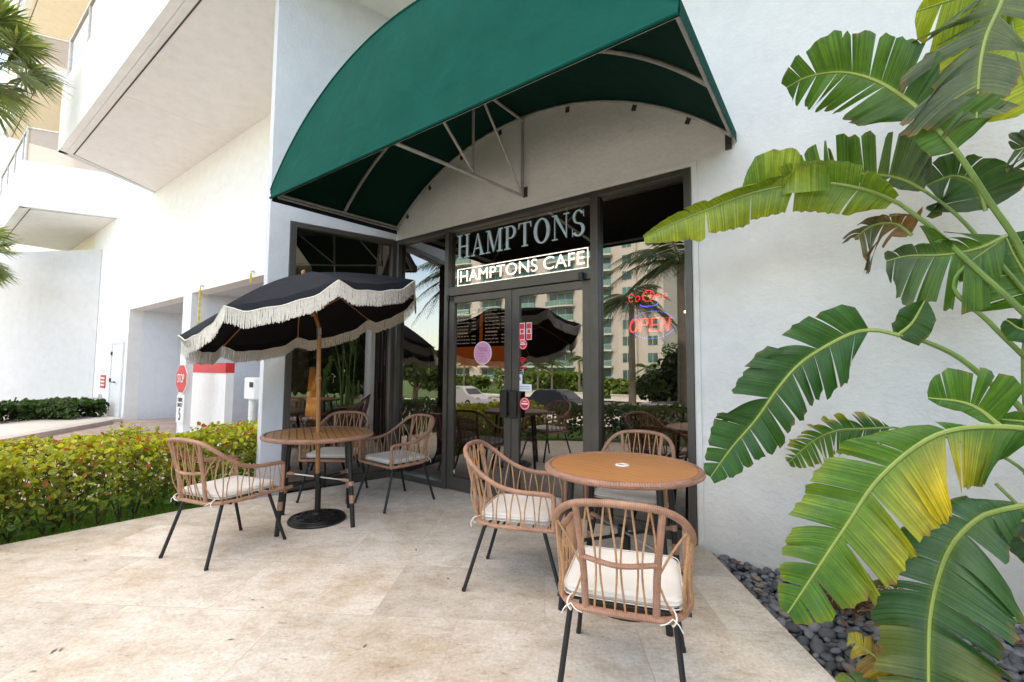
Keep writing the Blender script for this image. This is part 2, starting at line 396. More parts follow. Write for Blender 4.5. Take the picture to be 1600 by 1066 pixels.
def text_mesh(txt, size, fn, parent, name, mat, depth=.002, shear=0, sx=1.0, center=True):
    cu = bpy.data.curves.new('t', 'FONT'); cu.body = txt; cu.size = size; cu.extrude = depth / 2; cu.shear = shear
    if center: cu.align_x = 'CENTER'; cu.align_y = 'CENTER'
    to = bpy.data.objects.new('t', cu); COL.objects.link(to)
    dg = bpy.context.evaluated_depsgraph_get(); dg.update()
    me = bpy.data.meshes.new_from_object(to.evaluated_get(dg)); bpy.data.objects.remove(to)
    for v in me.vertices: v.co = fn(v.co.x * sx, v.co.y, v.co.z)
    me.materials.clear(); me.materials.append(mat); me.name = name
    o = bpy.data.objects.new(name, me); COL.objects.link(o)
    if parent is not None: o.parent = parent
    return o

# ------------------------------------------------------------------ setting: ground
GZ = -.07
BA = R(106.8)                     # interior angle between the two glazed walls
BD = Vector((math.cos(R(180) - (R(180) - BA)), -math.sin(BA), 0))  # direction of the side wall, from the corner out
BD = Vector((math.cos(BA), -math.sin(BA), 0))
BN = Vector((math.sin(BA), math.cos(BA), 0))                       # its outward normal (towards the terrace)
def terrain_z(y):
    if y > -7: return GZ - .05
    if y > -11: return GZ - .05 - (-7 - y) / 4 * 1.35
    if y > -30: return GZ - 1.40 - (-11 - y) / 19 * .5
    return GZ - 1.9
mb = MB()
xs = [-900, -120, -60, -30, -12, 0, 12, 30, 60, 120, 900]; ys = [900, 60, 4, 0, -4, -7, -11, -13, -16, -20, -25, -30, -45, -70, -120, -900]
vs = [(x, y, terrain_z(y)) for y in ys for x in xs]; nx = len(xs)
fs = [(j * nx + i, (j + 1) * nx + i, (j + 1) * nx + i + 1, j * nx + i + 1) for j in range(len(ys) - 1) for i in range(nx - 1)]
mb.add(vs, fs); struct(mb.build('ground', M['lawn'], smooth=False))
# terrace
tp = [(-.30, -1.36), (-.46, -2.05), (-.52, -3.12), (.2, -3.75), (1.4, -4.28), (3.0, -4.5), (6.5, -4.6), (4.404, -1.209), (3.66, -.09), (3.57, 0.0), (3.57, .03), (0, .03), (0, 0)]
mb = MB(); mb.prism(tp, lambda u, v, d: (u, v, d), -.16)
for i in range(len(mb.f)): pass
o = mb.build('terrace_paving', M['travertine'], smooth=False); struct(o)
# paver driveway left, its kerb, lane behind
def sheet(name, poly, z, mat):
    b_ = MB(); b_.add([(x, y, z(x, y) if callable(z) else z) for x, y in poly], [tuple(range(len(poly)))]); return struct(b_.build(name, mat, smooth=False))
sheet('driveway', [(-1.9, -.02), (-11.1, -.02), (-15, -8), (-2.6, -8), (-2.2, -3)][::-1], GZ - .042, M['pavers'])
mb = MB(); mb.prism([(-7.3, -2.9), (-10.4, -.35), (-10.9, -.35), (-7.6, -3.1), (-7.6, -8), (-7.3, -8)], lambda u, v, d: (u, v, d), .1)
struct(mb.build('kerb', M['kerb'], smooth=False, loc=(0, 0, GZ - .04)))
mb = MB(); mb.prism([(-7.6, -8), (-7.6, -3.1), (-10.95, -.35), (-10.95, -.05), (-16.5, -.05), (-22, -8)], lambda u, v, d: (u, v, d), .06)
struct(mb.build('pavement', M['curb_white'], smooth=False, loc=(0, 0, GZ - .03)))
# street far behind the viewer (seen mirrored in the glass)
def strip(name, y0, y1, mat, dz, x0=-260, x1=200):
    b_ = MB(); n = max(2, int(abs(y1 - y0) / 2) + 1); yy = [y0 + (y1 - y0) * i / (n - 1) for i in range(n)]
    vs = [(x, y, terrain_z(y) + dz) for y in yy for x in (x0, x1)]
    b_.add(vs, [(2 * i, 2 * i + 1, 2 * i + 3, 2 * i + 2) for i in range(n - 1)][::1]); return struct(b_.build(name, mat, smooth=False))
strip('forecourt', -11.2, -26, M['curb_white'], .12)
strip('street', -27, -41, M['asphalt'], .03)
strip('far_pavement', -41.3, -44, M['curb_white'], .14)
# lawn blades near the left hedge
gb = MB(); rg = random.Random(3)
for i in range(16000):
    y = rg.uniform(-4.6, -.5); x0 = -.47 - .02 * rg.random(); x = x0 - rg.random() ** 1.3 * 2.0
    if y < -3.2: x = rg.uniform(-2.5, .2) ; 
    if y < -3.15 and x > -.5 - (-3.15 - y) * 0 + (-3.15 - y) * 1.1 - .05: continue
    h = rg.uniform(.03, .075); a = rg.uniform(0, 6.28); w = .004
    dx, dy = math.cos(a) * w, math.sin(a) * w; lx, ly = rg.uniform(-.03, .03), rg.uniform(-.03, .03)
    g = rg.uniform(.7, 1.3); c = (.16 * g, .30 * g, .03 * g)
    gb.add([(x - dx, y - dy, GZ - .05), (x + dx, y + dy, GZ - .05), (x + lx, y + ly, GZ - .05 + h)], [(0, 1, 2)], col=c)
o = gb.build('grass', M['leaf'], smooth=False); tag(o, 'bright green grass under the leafy hedge beside the terrace', 'grass', kind='stuff')
# soil bed and pebbles
bed = [(3.66, -.09), (4.404, -1.209), (6.5, -4.6), (9.5, -4.6), (9.5, 0), (3.60, 0)]
sheet('planting_bed', bed, -.085, M['soil'])
pb = MB(); rp = random.Random(5)
cnt = 0
def inbed(x, y):
    # right of the terrace edge
    if y > -.015: return False
    ex = 3.66 + (-.09 - y) * (.744 / 1.119) if y < -.09 else 3.60
    return x > ex + .025
grid = {}
for layer in range(3):
    for i in range(9000):
        x = 3.62 + rp.random() ** 1.1 * 3.2; y = -rp.random() * 2.6 - .02
        if not inbed(x, y): continue
        r = rp.uniform(.014, .036) if rp.random() < .8 else rp.uniform(.03, .044)
        key = (int(x / .04), int(y / .04), layer); ok = True
        for a in (-1, 0, 1):
            for b2 in (-1, 0, 1):
                for (qx, qy, qr) in grid.get((key[0] + a, key[1] + b2, layer), ()):
                    if (qx - x) ** 2 + (qy - y) ** 2 < ((qr + r) * .80) ** 2: ok = False
        if not ok: continue
        grid.setdefault(key, []).append((x, y, r))
        g = rp.uniform(.45, 1.6); c = (.125 * g, .132 * g, .148 * g)
        if rp.random() < .03: c = (.22, .19, .16)
        rot = Matrix.Rotation(rp.uniform(0, 6.28), 3, 'Z') @ Matrix.Rotation(rp.uniform(-.35, .35), 3, 'X') @ Matrix.Rotation(rp.uniform(-.35, .35), 3, 'Y')
        pb.ico((x, y, -.085 + layer * .017 + r * .3), r, (1.15, .82, .5), rot, 2, c)
        cnt += 1
o = pb.build('pebbles', M['pebble']); tag(o, 'smooth dark grey river pebbles filling the planting bed below the white wall', 'pebbles', kind='stuff')
# fallen dry leaves
rl = random.Random(9)
for i in range(26):
    while True:
        x = rl.uniform(3.7, 5.6); y = -rl.random() ** 2 * 1.8 - .03
        if inbed(x, y): break
    b_ = MB(); s_ = rl.uniform(.02, .045); a = rl.uniform(0, 6.28)
    pts = [(-1, 0, 0), (-.3, .45, .12), (.5, .35, .2), (1, 0, .1), (.5, -.4, .25), (-.3, -.4, .05)]
    b_.add([(s_ * (p[0] * math.cos(a) - p[1] * math.sin(a)), s_ * (p[0] * math.sin(a) + p[1] * math.cos(a)), s_ * p[2] * 1.3) for p in pts], [(0, 1, 2, 3), (0, 3, 4, 5)])
    o = b_.build('fallen_leaf', simple('dry leaf %d' % i, rl.choice([(.26, .11, .05), (.36, .18, .07), (.16, .07, .04)]), .8) if i < 3 else bpy.data.materials['dry leaf %d' % (i % 3)], smooth=False, loc=(x, y, -.022))
    tag(o, 'dry brown fallen leaf lying on the dark pebbles', 'leaf', 'fallen leaves on the pebbles')

for i, (px, py) in enumerate(((133, 876), (52, 1050), (84, 1018), (410, 950), (395, 938), (95, 1016), (120, 860), (360, 1000), (570, 1010), (700, 905), (1128, 1020), (650, 860))):
    p_ = floor_at(px, py); b_ = MB(); s_ = rl.uniform(.006, .016); a = rl.uniform(0, 3.1) if i else .6
    b_.add([(s_ * 1.6 * math.cos(a), s_ * 1.6 * math.sin(a), .003), (-s_ * .4 * math.sin(a), s_ * .4 * math.cos(a), .002), (-s_ * 1.6 * math.cos(a), -s_ * 1.6 * math.sin(a), .001), (s_ * .4 * math.sin(a), -s_ * .4 * math.cos(a), .006)], [(0, 1, 2, 3)])
    tag(b_.build('leaf_scrap', bpy.data.materials['dry leaf 2'], smooth=False, loc=(p_.x, p_.y, .001)), 'tiny dark dry leaf scrap lying on the pale paving', 'debris', 'leaf scraps on the paving')

# ------------------------------------------------------------------ the building
ZS = 5.749; HF = 2.9; XJ = 3.53
bld = thing('white_building', 'white stucco building with glazed cafe front and projecting balcony slabs', 'building', (0, 0, 0))
mb = MB()
mb.bx(XJ + .012, 12, 0, .3, -.4, ZS)                       # wall right of the glazing
mb.bx(.0, XJ + .012, 0, .3, HF + .012, ZS)                  # above the glazing
mb.build('wall', M['white_wall'], bld, smooth=False)
# side wall with end pier
LP, LW = 1.42, 1.212
def bp(l, d, z): p = BD * l + BN * d; return (p.x, p.y, z)
mb = MB()
def bquad(l0, l1, z0, z1, d0=0, d1=-.25):
    c = [bp(l, d, z) for l in (l0, l1) for d in (d0, d1) for z in (z0, z1)]
    mb.add(c, [(0, 1, 3, 2), (4, 6, 7, 5), (0, 4, 5, 1), (2, 3, 7, 6), (0, 2, 6, 4), (1, 5, 7, 3)])
bquad(LW + .01, LP, -.3, ZS); bquad(.0, LW + .01, HF + .012, ZS)
# blind outer face returning to the facade
e0 = Vector(bp(LP, 0, 0)); e1 = Vector((-2.5, 0, 0)); 
mb.add([(e0.x, e0.y, -.3), (e1.x, e1.y, -.3), (e1.x, e1.y, ZS), (e0.x, e0.y, ZS)], [(0, 1, 2, 3)])
mb.build('pier', M['shaded_wall'], bld, smooth=False)
# facade to the left with two openings
mb = MB()
OX = [(-11.07, -7.16, 2.87), (-6.69, -2.9, 2.90)]
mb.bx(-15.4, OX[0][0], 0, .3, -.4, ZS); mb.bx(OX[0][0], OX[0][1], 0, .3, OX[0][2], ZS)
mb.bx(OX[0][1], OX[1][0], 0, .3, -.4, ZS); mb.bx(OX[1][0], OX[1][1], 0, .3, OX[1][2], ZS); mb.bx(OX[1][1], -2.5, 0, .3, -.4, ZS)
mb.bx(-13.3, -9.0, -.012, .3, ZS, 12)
mb.build('facade_wall', M['lit_wall'], bld, smooth=False)
mb = MB()   # reveals, recess ceilings and back walls
def rev(x0, x1, zt, dpt, sl=.30, ca=.3, cb=None, xe=None):
    cb = x1 + dpt * sl + .3 if cb is None else cb; xe = x1 + 3 if xe is None else xe
    dx = dpt * sl; a, b_ = (x0, .0), (x0 + dx, dpt)
    mb.add([(x0, .3, -.4), (x0 + dx, dpt, -.4), (x0 + dx, dpt, zt), (x0, .3, zt)], [(0, 1, 2, 3)])
    mb.add([(x0, .3, zt), (x1 + ca, .3, zt), (cb, dpt, zt), (x0 + dx, dpt, zt)], [(0, 1, 2, 3)])
    mb.add([(x0 + dx, dpt, -.4), (xe, dpt, -.4), (xe, dpt, zt), (x0 + dx, dpt, zt)], [(0, 1, 2, 3)])
rev(OX[0][0], OX[0][1], 2.87, 4.5); rev(OX[1][0], OX[1][1], 2.90, 3.0, ca=-.05, cb=-4.5, xe=-4.5)
mb.build('recess_wall', M['shaded_wall'], bld, smooth=False)
mb = MB(); mb.bx(-20, 12, -.03, 9, -.5, -.105); struct(mb.build('recess_floor', M['pavers'], smooth=False))
# upper storeys behind the slab
mb = MB(); mb.bx(-48, -12, .0, 12, ZS + .4, 30); mb.bx(-12, 14, .0, 12, ZS + .4, 14); mb.bx(-48, -15.4, .0, 12, -.4, ZS + .4)
mb.build('upper_wall', M['beige_wall'], bld, smooth=False)
def balcony(x_in, x_out, xr, y0, z, top, nm='balcony', rail=True, soff=M['soffit']):
    # slab seen from below with a parapet along the outer edge and the slanted end
    ro = MB(); poly = [(x_in, 0), (x_out, y0), (xr, y0), (xr, 0)]
    # soffit sheet
    ro.add([(x_in, 0, z), (x_out, y0, z), (xr, y0, z), (xr, 0, z)], [(0, 1, 2, 3)])
    ro.add([(x_in, 0, z + .2), (x_out, y0, z + .2), (xr, y0, z + .2), (xr, 0, z + .2)], [(0, 3, 2, 1)])
    b_ = ro.build(nm, soff, bld, smooth=False)
    pr = MB(); d = (Vector((x_out, y0, 0)) - Vector((x_in, 0, 0))).normalized(); nrm = Vector((-d.y, d.x, 0))
    if nrm.x < 0: nrm = -nrm      # inward
    s_ = 1 if xr > x_out else -1
    ins = Vector((.15 * s_, 0, 0))
    for zz0, zz1 in ((z - .004, top),):
        # outer long parapet
        x_a, x_b = min(x_out, xr), max(x_out, xr)
        pr.bx(x_a, x_b, y0, y0 + .15, zz0, zz1)
        # slanted end
        a0 = Vector((x_in, -.003, 0)); a1 = Vector((x_out, y0 + .002, 0))
        c = [a0, a1, a1 + ins, a0 + ins]
        pe = MB(); pe.add([(p.x, p.y, zz0) for p in c] + [(p.x, p.y, zz1) for p in c], [(0, 1, 2, 3), (7, 6, 5, 4), (0, 4, 5, 1), (1, 5, 6, 2), (2, 6, 7, 3), (3, 7, 4, 0)])
    pr.build('parapet', M['lit_wall'], b_, smooth=False); pe.build('parapet_end', M['plain_wall'], b_, smooth=False)  # end faces use a greyer stucco: their shaded side is painted in
    gv = MB()
    for off in (.22, .17):
        pass
    yy = y0 + .215
    gv.bx(min(x_out, xr) + .1, max(x_out, xr), yy, yy + .018, z - .006, z + .003)
    sl = (x_in - x_out) / (0 - y0)
    p0 = Vector((x_out + .12 * s_, yy, z)); p1 = Vector((x_in + .12 * s_, -.0, z))
    gv.tube([p0, p1], .007, 4)
    gv.build('drip_groove', M['groove'], b_, smooth=False)
    if rail:
        rr = MB(); zt = top + 1.0
        x_a, x_b = min(x_out, xr), max(x_out, xr)
        rr.bx(x_a, x_b, y0 + .05, y0 + .10, zt - .05, zt)
        q0 = Vector((x_out + .07 * s_, y0 + .07, zt - .025)); q1 = Vector((x_in + .07 * s_, -.02, zt - .025)); rr.tube([q0, q1], .028, 6)
        rr.tube([(q0.x, q0.y, top), (q0.x, q0.y, zt)], .03, 6)
        k = x_a + .1
        while k < x_b: rr.box((k, y0 + .075, (top + zt) / 2), (.04, .04, 1.0)); k += 1.6
        r_ = rr.build('railing', M['awning_tube'], b_, smooth=False)
        gg = MB(); gg.add([(x_a, y0 + .075, top), (x_b, y0 + .075, top), (x_b, y0 + .075, zt - .05), (x_a, y0 + .075, zt - .05)], [(0, 1, 2, 3)])
        gg.add([(q0.x, q0.y, top), (q1.x, q1.y, top), (q1.x, q1.y, zt - .05), (q0.x, q0.y, zt - .05)], [(0, 1, 2, 3)])
        gg.build('railing_glass', M['rail_glass'], b_, smooth=False)
    return b_
balcony(-9.58, -8.50, 13, -1.92, ZS, 7.18)
balcony(-12.84, -13.80, -19.5, -1.90, ZS, 7.063)
for k in range(3): balcony(-12.9, -13.85, -19.5, -1.9, 9.55 + k * 3.3, 9.85 + k * 3.3, soff=M['beige_wall'])
mb = MB(); mb.bx(-9.2, 13, -1.81, -1.806, ZS - .004, ZS + .001); mb.bx(-4.9, -4.885, -1.7, 0, ZS - .004, ZS + .001)
mb.build('soffit_joint', M['soffit'], bld, smooth=False)
# column under the further balcony
b_ = MB(); b_.lathe([(.0, -.4), (.22, -.4), (.22, ZS - .3), (.26, ZS - .3), (.26, ZS), (0, ZS)], (-14.6, .75, 0), 24)
b_.build('column', M['beige_wall'], bld)
# service door in the facade
b_ = MB(); b_.bx(-12.35, -11.35, -.03, .0, -.12, 1.95); dr = b_.build('service_door', M['white_paint'], bld, smooth=False)
b_ = MB(); b_.bx(-12.42, -12.35, -.045, .0, -.12, 2.02); b_.bx(-11.35, -11.28, -.045, .0, -.12, 2.02); b_.bx(-12.35, -11.35, -.045, .0, 1.95, 2.02); b_.build('door_frame', M['shaded_wall'], dr, smooth=False)
b_ = MB(); b_.tube([(-11.9, -.03, .9), (-11.9, -.10, .9), (-11.65, -.10, .9)], .018, 6); b_.build('handle', M['black_metal'], dr)
for z in (.25, .95, 1.7):
    b_ = MB(); b_.bx(-12.40, -12.32, -.06, -.03, z - .05, z + .05); b_.build('hinge', M['black_metal'], dr, smooth=False)
# boundary wall far left
fw = Vector((-CR.x, -CR.y, 0)).normalized()
b_ = MB(); P0 = Vector((-14.35, -.02, 0)); P1 = P0 + fw * 12
nn = Vector((CF.x, CF.y, 0)).normalized() * .3
zt0, zt1 = 5.03, 4.55
b_.add([(*P0.xy, -.4), (*P1.xy, -.4), (*P1.xy, zt1), (*P0.xy, zt0), (*(P0 + nn).xy, -.4), (*(P1 + nn).xy, -.4), (*(P1 + nn).xy, zt1), (*(P0 + nn).xy, zt0)],
       [(0, 1, 2, 3), (7, 6, 5, 4), (3, 2, 6, 7), (0, 4, 5, 1), (1, 5, 6, 2), (0, 3, 7, 4)])
tag(b_.build('boundary_wall', M['plain_wall'], smooth=False), 'tall plain white wall closing the left of the picture behind the low hedge', 'wall')

# ---- glazing of wall A
GY = .045
def bar(b_, x0, x1, z0, z1, y0=-.012, y1=.10): b_.bx(x0, x1, y0, y1, z0, z1)
fr = MB()
bar(fr, -.0, .05, 0, HF); bar(fr, .858, .915, .0, HF, -.014); bar(fr, 2.672, 2.745, 0, HF, -.014); bar(fr, XJ - .045, XJ + .01, 0, HF)
bar(fr, .05, .858, HF - .05, HF); bar(fr, .915, 2.672, HF - .05, HF); bar(fr, 2.745, XJ - .045, HF - .05, HF)
bar(fr, .05, .858, .0, .07); bar(fr, 2.745, XJ - .045, 0, .07)
bar(fr, .915, 2.672, 2.115, 2.215, -.012)
f_ = fr.build('window_frame', M['bronze'], bld, smooth=False); bevel(f_, .004)
def pane(x0, x1, z0, z1, nm='glass_pane', par=None, y=GY):
    b_ = MB(); b_.add([(x0, y, z0), (x1, y, z0), (x1, y, z1), (x0, y, z1)], [(0, 1, 2, 3)]); return b_.build(nm, M['glass'], par or bld, smooth=False)
pane(.05, .858, .07, HF - .05); pane(2.745, XJ - .045, .07, HF - .05); pane(.915, 2.672, 2.215, HF - .05)
# stucco lip over the glazing
b_ = MB(); b_.bx(.0, XJ + .06, -.018, 0, HF + .002, HF + .035); b_.bx(XJ + .025, XJ + .06, -.018, 0, .02, HF + .002); b_.build('stucco_trim', M['white_wall'], bld, smooth=False)
# ---- glazing of the side wall
def bbox(b_, l0, l1, z0, z1, d0=-.10, d1=.012):
    c = [bp(l, d, z) for l in (l0, l1) for d in (d0, d1) for z in (z0, z1)]
    b_.add(c, [(0, 2, 3, 1), (4, 5, 7, 6), (0, 1, 5, 4), (2, 6, 7, 3), (0, 4, 6, 2), (1, 3, 7, 5)])
fr = MB()
bbox(fr, .012, .06, 0, HF); bbox(fr, LW - .06, LW + .008, 0, HF); bbox(fr, .06, LW - .06, HF - .05, HF); bbox(fr, .06, LW - .06, 0, .07)
f_ = fr.build('window_frame', M['bronze'], bld, smooth=False); bevel(f_, .004)
b_ = MB(); b_.add([bp(.06, -.045, .07), bp(LW - .06, -.045, .07), bp(LW - .06, -.045, HF - .05), bp(.06, -.045, HF - .05)], [(0, 1, 2, 3)]); b_.build('glass_pane', M['glass'], bld, smooth=False)
# ---- double door
def door(x0, x1, hx, label):
    d = MB(); y0, y1 = .004, .05; sw = .085
    d.bx(x0, x0 + sw, y0, y1, .01, 2.108); d.bx(x1 - sw, x1, y0, y1, .01, 2.108)
    d.bx(x0 + sw, x1 - sw, y0, y1, 2.108 - .075, 2.108); d.bx(x0 + sw, x1 - sw, y0, y1, .01, .145)
    o = d.build('door', M['bronze'], bld, smooth=False); bevel(o, .003); o['label'] = label
    pane(x0 + sw, x1 - sw, .145, 2.033, 'glass_pane', o, .027)
    h = MB(); h.bx(hx - .042, hx + .042, -.055, -.035, .83, 1.10); h.bx(hx - .03, hx + .03, -.035, y0, .85, .88); h.bx(hx - .03, hx + .03, -.035, y0, 1.05, 1.08)
    h_ = h.build('door_handle', M['bronze_dark'], o, smooth=False); bevel(h_, .004)
    return o
d1 = door(.918, 1.788, 1.735, 'left glazed bronze door leaf with round pink sticker')
d2 = door(1.796, 2.668, 1.85, 'right glazed bronze door leaf with red stickers')
b_ = MB(); b_.lathe([(0, -.012), (.016, -.010), (.018, 0)], (0, 0, 0), 16)
o = b_.build('lock', M['skin_ring'], d2); o.rotation_euler = (R(90), 0, 0); o.location = (1.838, .004, 1.26)
b_ = MB(); b_.tube([(2.60, -.045, 2.10), (2.60, -.045, 2.17)], .026, 12); b_.build('door_pivot', M['black_metal'], d2)
b_ = MB(); b_.tube([(.94, -.03, 2.06), (.94, -.03, 2.12)], .02, 12); b_.build('door_pivot', M['black_metal'], d1)

# ------------------------------------------------------------------ interior of the cafe
M['in_dark'] = simple('interior wall', (.10, .07, .05), .8)
M['in_floor'] = simple('interior floor', (.20, .18, .16), .4)
M['orange'] = simple('orange wall', (.62, .17, .035), .7, emit=(.62, .14, .02), es=.55)  # self-glow in the wall colour stands in for indoor lighting
inn = MB()
inn.add([(-6.0, 6, 0), (7, 6, 0), (7, 6, 3), (-6.0, 6, 3)], [(0, 1, 2, 3)])
inn.add([(7, .31, 0), (7, 6, 0), (7, 6, 3), (7, .31, 3)], [(0, 3, 2, 1)])
inn.add([(-3.0, .31, 0), (-6.0, 6, 0), (-6.0, 6, 3), (-3.0, .31, 3)], [(0, 1, 2, 3)])
inn.build('interior_wall', M['in_dark'], bld, smooth=False)
b_ = MB(); b_.add([(-3.0, .305, 3.0), (7, .305, 3.0), (7, 6, 3.0), (-6, 6, 3.0)], [(0, 1, 2, 3)]); b_.add([(-2.5, .3, 2.95), (-.42, -1.3, 2.95), (-.02, .02, 2.95), (-.02, .3, 2.95)], [(0, 1, 2, 3)]); b_.build('interior_ceiling', M['in_dark'], bld, smooth=False)
b_ = MB(); b_.add([(-3.0, .04, -.004), (7, .04, -.004), (7, 6, -.004), (-6, 6, -.004)], [(0, 1, 2, 3)]); b_.add([(-2.5, .04, -.004), (-.42, -1.3, -.004), (-.02, .04, -.004)], [(0, 1, 2)]); struct(b_.build('interior_floor', M['in_floor'], smooth=False))
cnt_t = thing('cafe_counter', 'dark counter with orange front at the back of the cafe behind the door glass', 'counter', (0, 4.2, 0))
b_ = MB(); b_.bx(-2.6, 1.3, -.3, .3, 0, 1.05); b_.build('counter_body', M['in_dark'], cnt_t, smooth=False)
b_ = MB(); b_.bx(-2.7, 1.4, -.36, .36, 1.05, 1.09); b_.build('counter_top', M['pole_wood'], cnt_t, smooth=False)
mxa, mxb = at(709, 510, 5.8).x, at(800, 510, 5.8).x; mz0, mz1 = at(750, 556, 5.8).z, at(750, 478, 5.8).z
ow = MB(); ow.bx(mxa - .1, mxb + .1, 5.8, 5.9, mz0 - .35, 3.0); ow.build('accent_wall', M['orange'], bld, smooth=False)
M['menu_black'] = simple('menu black', (.012, .012, .012), .6)
M['menu_text'] = simple('chalk text', (.55, .5, .42), .8, emit=(.6, .5, .4), es=.9)  # writing given a glow, as if lit from inside the room
rm = random.Random(2)
mw_ = (mxb - mxa - .3) / 2
for k, (xa, lab) in enumerate(((mxa + .1, 'left black menu board with rows of small writing on the orange wall'), (mxa + .25 + mw_, 'right black menu board with rows of small writing on the orange wall'))):
    t = thing('menu_board', lab, 'menu board', (xa, 5.74, mz0 + .25), 0, 'menu boards behind the counter')
    b_ = MB(); b_.bx(0, mw_, 0, .04, 0, 1.15); b_.build('board', M['menu_black'], t, smooth=False)
    b_ = MB()
    for r_ in range(11):
        z = 1.05 - r_ * .095; x = .08
        if r_ in (0, 7): b_.bx(.1, .5, -.006, 0, z - .02, z + .02); continue
        while x < mw_ - .4:
            w = rm.uniform(.04, .13); b_.bx(x, x + w, -.006, 0, z - .012, z + .012); x += w + .03
        b_.bx(mw_ - .25, mw_ - .1, -.006, 0, z - .012, z + .012)
    b_.build('writing', M['menu_text'], t, smooth=False)
# glowing floor lamp behind the side window
lp = at(490, 600, -.35)
t = thing('floor_lamp', 'tall tapered paper floor lamp glowing orange behind the side window', 'lamp', (lp.x - .12, -.3, 0))
b_ = MB(); b_.lathe([(.085, .55), (.095, .56), (.045, 1.32), (.04, 1.32)], (0, 0, 0), 4)
def lampmat():
    mt = bpy.data.materials.new('paper lamp shade'); mt.use_nodes = True; nt = mt.node_tree; nt.nodes.clear()
    o = N(nt, 'ShaderNodeOutputMaterial'); e = N(nt, 'ShaderNodeEmission'); v = coords(nt, 'Object'); sx = N(nt, 'ShaderNodeSeparateXYZ'); L(nt, v, sx.inputs[0])
    ad = N(nt, 'ShaderNodeMath', operation='SUBTRACT'); ad.inputs[1].default_value = .80; L(nt, sx.outputs[2], ad.inputs[0])
    ab = N(nt, 'ShaderNodeMath', operation='ABSOLUTE'); L(nt, ad.outputs[0], ab.inputs[0])
    r = ramp(nt, ab.outputs[0], [(0, (1, .5, .12)), (.12, (.55, .21, .05)), (.5, (.22, .085, .025))])
    L(nt, r.outputs[0], e.inputs[0]); e.inputs[1].default_value = 1.4; L(nt, e.outputs[0], o.inputs[0]); return mt
b_.build('lamp_shade', lampmat(), t)
b_ = MB()
for a in range(4): b_.tube([(.09 * math.cos(a * 1.57), .09 * math.sin(a * 1.57), 0), (.085 * math.cos(a * 1.57), .085 * math.sin(a * 1.57), .56)], .008, 6)
b_.build('lamp_foot', M['bronze_dark'], t)
# cafe bench of diagonal slats seen through the right window
wp = at(1055, 652, 1.0)
t = thing('slatted_crate', 'brown slatted wooden crate behind the right window glass', 'crate', (wp.x, 1.0, 0))
b_ = MB(); b_.bx(-.32, .32, -.12, .12, .62, .92); b_.build('crate_side', M['pole_wood'], t, smooth=False)
b_ = MB()
for k in range(7): b_.tube([(-.30 + k * .09, -.13, .64), (-.24 + k * .09, -.13, .90)], .008, 4)
b_.build('slat', M['bronze_dark'], t, smooth=False)
b_ = MB(); b_.bx(-.30, .30, -.11, .11, 0, .615); b_.build('stand', M['in_dark'], t, smooth=False)
# small inside tables
def in_table(x, y, lab):
    t = thing('cafe_table', lab, 'table', (x, y, 0))
    b_ = MB(); b_.lathe([(0, .70), (.36, .70), (.37, .715), (.36, .73), (0, .73)], seg=36); b_.build('tabletop', M['board'], t)
    b_ = MB(); b_.lathe([(0, 0), (.2, 0), (.2, .02), (.03, .04), (.03, .70)], seg=20); b_.build('pedestal', M['black_metal'], t)
in_table(1.75, 1.7, 'round pale cafe table inside behind the double door')
# ------------------------------------------------------------------ signs
def wallfn(x0, z0, y): return lambda u, v, d: (x0 + u, y + d, z0 + v)
